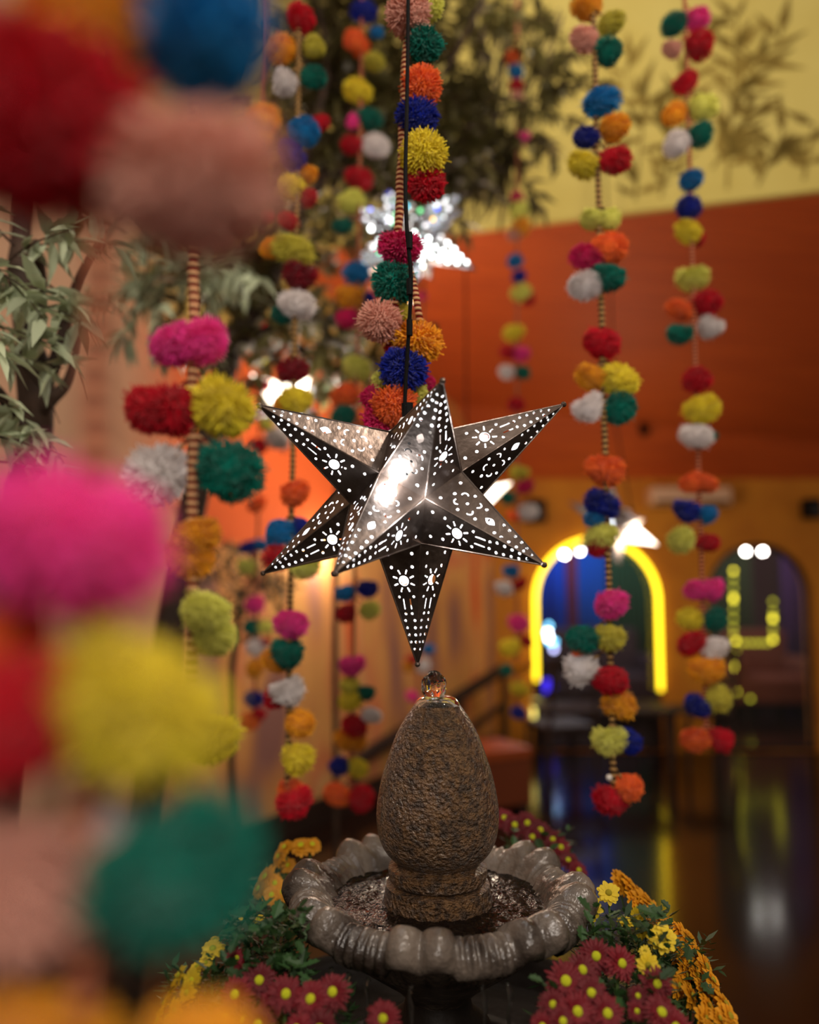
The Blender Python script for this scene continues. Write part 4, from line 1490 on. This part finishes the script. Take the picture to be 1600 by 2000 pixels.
# low brown shrub
t4 = thing('shrub', 'low brownish shrub in front of the peach mural, behind small garland', 'shrub', (atY(470, 1600, 3.4).x, 3.4, 0))
o4 = t4.location
MB().tube([p - o4 for p in smoothpts([Vector((o4.x, 3.4, 0)), atY(450, 1400, 3.4), atY(460, 1250, 3.4), atY(470, 1150, 3.4)], 4)], 0.014, 8).build('trunk', M_bark, t4, True)
lf, tw = [], MB()
for k in range(46):
    p = atY(random.gauss(465, 42), random.gauss(1150, 55), 3.4 + random.uniform(-0.15, 0.15))
    sprig(tw, lf, p, (random.uniform(-1, 1), random.uniform(-0.5, 0.5), random.uniform(-0.3, 0.9)), 0.17, 11, 0.06, 0.5, 0.003)
rest = place_leaves(t4, lf, 0)
f4 = rest.build('foliage', mat('brown_olive_leaf', srgb(106, 92, 62), 0.6, col2=srgb(70, 56, 36), vscale=6), t4)
f4['kind'] = 'stuff'
MB().add([Vector(v) - o4 for v in tw.v], tw.f).build('twig', M_bark, t4)['kind'] = 'stuff'

# ---------------------------------------------------------------- garlands
garland('huge blurred garland of crimson, blush, hot pink and dark green pompoms, closest of all', 0.31,
        [('G', 215, 10, 165, 0.3), ('C', 410, 60, 128, 0.1), ('R', 75, 240, 190, -0.3), ('E', 378, 345, 164, -0.1),
         ('P', 140, 1050, 178, -0.2), ('O', 30, 1245, 75, 0.8), ('R', 22, 1392, 145, -0.6), ('Y', 275, 1370, 170, -0.1), ('E', 40, 1725, 158, -0.2), ('T', 330, 1705, 165, -0.2), ('W', 215, 1600, 45, 0.6), ('G', 75, 2060, 140, 0), ('G', 385, 2070, 130, 0.2)],
        POM_HI, M_cordpink, 26, ((195, 500), (160, 1900)), 2150, False)
garland('garland of furry hot pink, red, lemon and teal pompoms left of the tin star', 0.80,
        [('P', 342, 672, 47, 0.1), ('P', 396, 668, 45, -0.2), ('R', 290, 800, 50, 0.1), ('R', 340, 803, 52, -0.1), ('Y', 437, 795, 63, -0.1), ('T', 452, 918, 62, -0.2), ('W', 312, 925, 64, 0.4), ('G', 385, 1045, 46, -0.1), ('G', 372, 1085, 46, 0.2), ('L', 405, 1195, 48, 0), ('L', 412, 1240, 46, 0.3), ('Y', 412, 1440, 60, 0.2)],
        POM_HI, M_cord, 11, ((378, 480), (376, 1050)), 1480)
gc = garland('garland of thick pompoms and striped cord directly above the tin star', 1.27,
        [('E', 798, 28, 44, -0.3), ('L', 838, 12, 30, 0.4), ('T', 828, 86, 38, 0.2), ('O', 822, 172, 40, 0.2), ('B', 815, 228, 39, -0.2), ('Y', 826, 301, 43, -0.4), ('R', 832, 358, 38, 0.3), ('M', 783, 482, 41, -0.1), ('T', 770, 552, 43, 0.1), ('E', 742, 628, 44, -0.2), ('V', 772, 612, 30, 0.8), ('G', 815, 668, 47, 0.1), ('R', 768, 680, 18, 1.2), ('B', 789, 720, 46, -0.5), ('L', 752, 745, 26, 0.6), ('L', 806, 765, 26, 0.4), ('O', 768, 792, 44, -0.3), ('M', 730, 775, 28, 0.9), ('M', 745, 822, 40, 0.6), ('M', 828, 745, 22, 1.2)],
        POM_HI, M_cord, 8.5, ((795, 60), (776, 500)), 600)
# second strand of the same look, bowed to the side
MB().tube([p - gc.location for p in smoothpts([atY(790, 500, 1.29), atY(806, 545, 1.26), atY(816, 600, 1.25), atY(821, 640, 1.26), atY(815, 680, 1.28)], 6)], 0.0056, 8).build('cord', M_cord, gc, True)
garland('full garland left of the star ending in an orange and crimson pair', 1.75,
        [('R', 588, 32, 28), ('G', 550, 95, 30), ('V', 612, 92, 21), ('W', 555, 160, 27), ('T', 612, 152, 25), ('C', 592, 260, 28), ('B', 572, 305, 26), ('Y', 568, 362, 28), ('G', 600, 340, 23, 0.8), ('R', 600, 385, 20, 0.9), ('R', 565, 430, 20), ('G', 530, 482, 22, 0.8), ('V', 577, 487, 35), ('K', 583, 540, 31), ('W', 583, 592, 31), ('T', 552, 612, 20, 0.7), ('R', 625, 240, 18, 1.2), ('K', 575, 722, 29), ('Y', 580, 780, 33), ('G', 552, 790, 22, 0.8), ('O', 575, 962, 31), ('C', 546, 1038, 31), ('B', 586, 1030, 25, 0.5), ('R', 545, 1088, 28), ('L', 595, 1103, 27), ('P', 570, 1217, 31), ('T', 563, 1277, 32), ('G', 540, 1290, 24, 1.0), ('W', 565, 1350, 33), ('R', 535, 1362, 24, 0.7), ('G', 583, 1410, 31), ('Y', 580, 1480, 34), ('O', 575, 1545, 29, 0.5), ('R', 574, 1568, 33, -0.3)],
        POM_MID, M_cordgreen, 5.5)
garland('golden and orange garland remnant beside the blurred white pompom', 2.2,
        [('G', 512, 235, 34), ('G', 505, 268, 24), ('O', 690, 80, 18), ('R', 520, 420, 16)], POM_LO, M_cordpink, 4, ((512, 100), (510, 420)), 300, False)
garland('thin-corded garland between the star and mural with lemon ball on top', 2.3,
        [('B', 712, 20, 22), ('C', 735, 62, 12), ('O', 692, 78, 20), ('O', 706, 92, 16), ('V', 732, 118, 20), ('Y', 702, 177, 26), ('P', 690, 236, 16), ('T', 723, 230, 23), ('R', 690, 282, 21), ('W', 732, 282, 23), ('R', 703, 350, 25), ('L', 688, 390, 26), ('T', 670, 440, 18), ('C', 698, 533, 25), ('G', 682, 577, 26), ('B', 714, 585, 16, 0.8), ('M', 678, 620, 23), ('L', 700, 717, 26), ('O', 675, 770, 25), ('T', 672, 810, 25), ('C', 677, 1157, 19), ('B', 718, 1150, 20), ('R', 676, 1197, 19), ('L', 722, 1190, 21), ('P', 688, 1300, 24), ('V', 683, 1340, 20), ('Y', 685, 1362, 25), ('T', 716, 1352, 17), ('W', 725, 1395, 17), ('R', 693, 1416, 26), ('G', 687, 1442, 26, 0.5), ('B', 663, 1495, 19), ('Y', 697, 1497, 23), ('O', 658, 1548, 23), ('R', 704, 1555, 27)],
        POM_MID, M_cordpink, 3.6)
garland('small distant garland ending in a glowing orange ball by the shrub', 3.0,
        [('C', 518, 560, 16), ('G', 505, 593, 19), ('R', 503, 630, 19), ('L', 503, 703, 19), ('O', 490, 750, 16), ('M', 513, 752, 16), ('R', 505, 870, 20), ('W', 543, 855, 26), ('L', 520, 830, 14), ('O', 500, 985, 19), ('B', 487, 1068, 17), ('C', 510, 1065, 15), ('L', 483, 1106, 20), ('P', 498, 1180, 21), ('T', 494, 1225, 18), ('L', 518, 1225, 16), ('W', 502, 1263, 21), ('R', 516, 1255, 12), ('G', 497, 1305, 21), ('B', 495, 1365, 18), ('O', 488, 1408, 21), ('R', 505, 1395, 15)],
        POM_LO, M_cordpink, 2.8)
garland('small distant garland right of the star beside the neon arch', 3.15,
        [('O', 1000, 112, 17), ('C', 1008, 140, 15), ('R', 1008, 167, 14), ('E', 1010, 188, 12), ('P', 1022, 270, 13), ('M', 1010, 385, 13), ('L', 1013, 413, 18), ('G', 1017, 445, 19), ('E', 1005, 458, 15), ('C', 1006, 510, 16), ('B', 1013, 540, 15), ('L', 1020, 572, 19), ('R', 1032, 585, 14), ('Y', 1003, 650, 20), ('R', 993, 688, 16), ('P', 1017, 690, 17), ('W', 990, 727, 16), ('T', 1023, 727, 16), ('R', 1008, 790, 16), ('V', 1014, 922, 19), ('M', 1025, 950, 18), ('T', 992, 972, 15), ('W', 1030, 1000, 20), ('O', 1002, 1008, 14), ('C', 998, 1115, 16), ('R', 1015, 1140, 15), ('W', 986, 1148, 19), ('P', 1013, 1217, 19), ('R', 1028, 1252, 14), ('Y', 997, 1262, 20), ('G', 1020, 1298, 20), ('T', 990, 1308, 14), ('Y', 1015, 1345, 18), ('B', 1013, 1392, 16)],
        POM_LO, M_cordpink, 2.8)
gh = garland('full garland crossing the neon arch, ending in orange and crimson below it', 1.65,
        [('G', 1148, 12, 30), ('V', 1192, 45, 23), ('E', 1145, 75, 30), ('T', 1190, 103, 27), ('C', 1172, 197, 31), ('G', 1197, 248, 31), ('B', 1145, 268, 26), ('Y', 1140, 320, 31), ('R', 1198, 312, 31), ('L', 1160, 426, 24), ('L', 1190, 426, 24), ('O', 1190, 485, 33), ('M', 1145, 500, 29), ('T', 1190, 540, 33), ('W', 1142, 560, 31), ('R', 1180, 668, 36), ('G', 1157, 735, 30), ('Y', 1213, 740, 34), ('W', 1150, 798, 30), ('T', 1212, 798, 33), ('O', 1184, 920, 38), ('B', 1175, 985, 34), ('C', 1162, 1012, 18), ('L', 1175, 1045, 31), ('R', 1170, 1070, 22, 0.5), ('P', 1193, 1180, 34), ('T', 1138, 1245, 31), ('V', 1190, 1243, 31), ('O', 1129, 1272, 12), ('W', 1135, 1305, 34), ('R', 1195, 1326, 35), ('G', 1210, 1375, 34), ('L', 1190, 1447, 33), ('B', 1228, 1445, 26, 0.6), ('O', 1226, 1536, 31), ('R', 1193, 1560, 35)],
        POM_MID, M_cordgreen, 6, ((1160, 50), (1198, 1500)))
garland('full garland on the right in front of the plain arch and soffit', 2.0,
        [('T', 1315, 47, 23), ('P', 1360, 38, 25), ('R', 1365, 85, 27), ('E', 1315, 95, 21), ('R', 1338, 160, 26), ('L', 1370, 207, 28), ('G', 1317, 225, 22), ('T', 1370, 260, 25), ('W', 1322, 283, 25), ('C', 1350, 350, 24), ('B', 1346, 405, 24), ('Y', 1348, 452, 29), ('R', 1363, 470, 15, 0.6), ('L', 1352, 545, 30), ('R', 1380, 590, 28), ('O', 1330, 603, 23), ('T', 1328, 653, 24), ('W', 1385, 640, 25), ('R', 1360, 743, 27), ('Y', 1367, 797, 33), ('W', 1363, 850, 32), ('T', 1393, 852, 10), ('O', 1352, 943, 24), ('O', 1378, 943, 24), ('B', 1342, 998, 26), ('C', 1382, 1003, 21), ('L', 1330, 1055, 28), ('R', 1383, 1058, 21), ('P', 1362, 1150, 25), ('P', 1390, 1152, 24), ('Y', 1345, 1207, 23), ('T', 1392, 1210, 28), ('R', 1347, 1255, 25), ('W', 1394, 1262, 28), ('G', 1380, 1308, 32), ('B', 1362, 1378, 25), ('V', 1402, 1362, 25), ('O', 1358, 1445, 27), ('R', 1409, 1443, 28)],
        POM_MID, M_cordpink, 4.2)
garland('sparse distant garland glimpsed straight behind the star tip', 3.9,
        [('P', 825, 577, 11), ('M', 800, 600, 9), ('T', 850, 440, 12), ('C', 836, 1268, 13), ('R', 806, 1290, 13), ('W', 825, 1300, 15), ('G', 800, 1300, 14), ('P', 807, 1360, 13), ('R', 835, 1400, 12)],
        POM_LO, M_cordpink, 3)
MB().ball(atY(1190, 1519, 1.62) - gh.location, 0.006, 12, 8).build('bead', mat('white_bead', srgb(236, 230, 224), 0.3), gh, True)
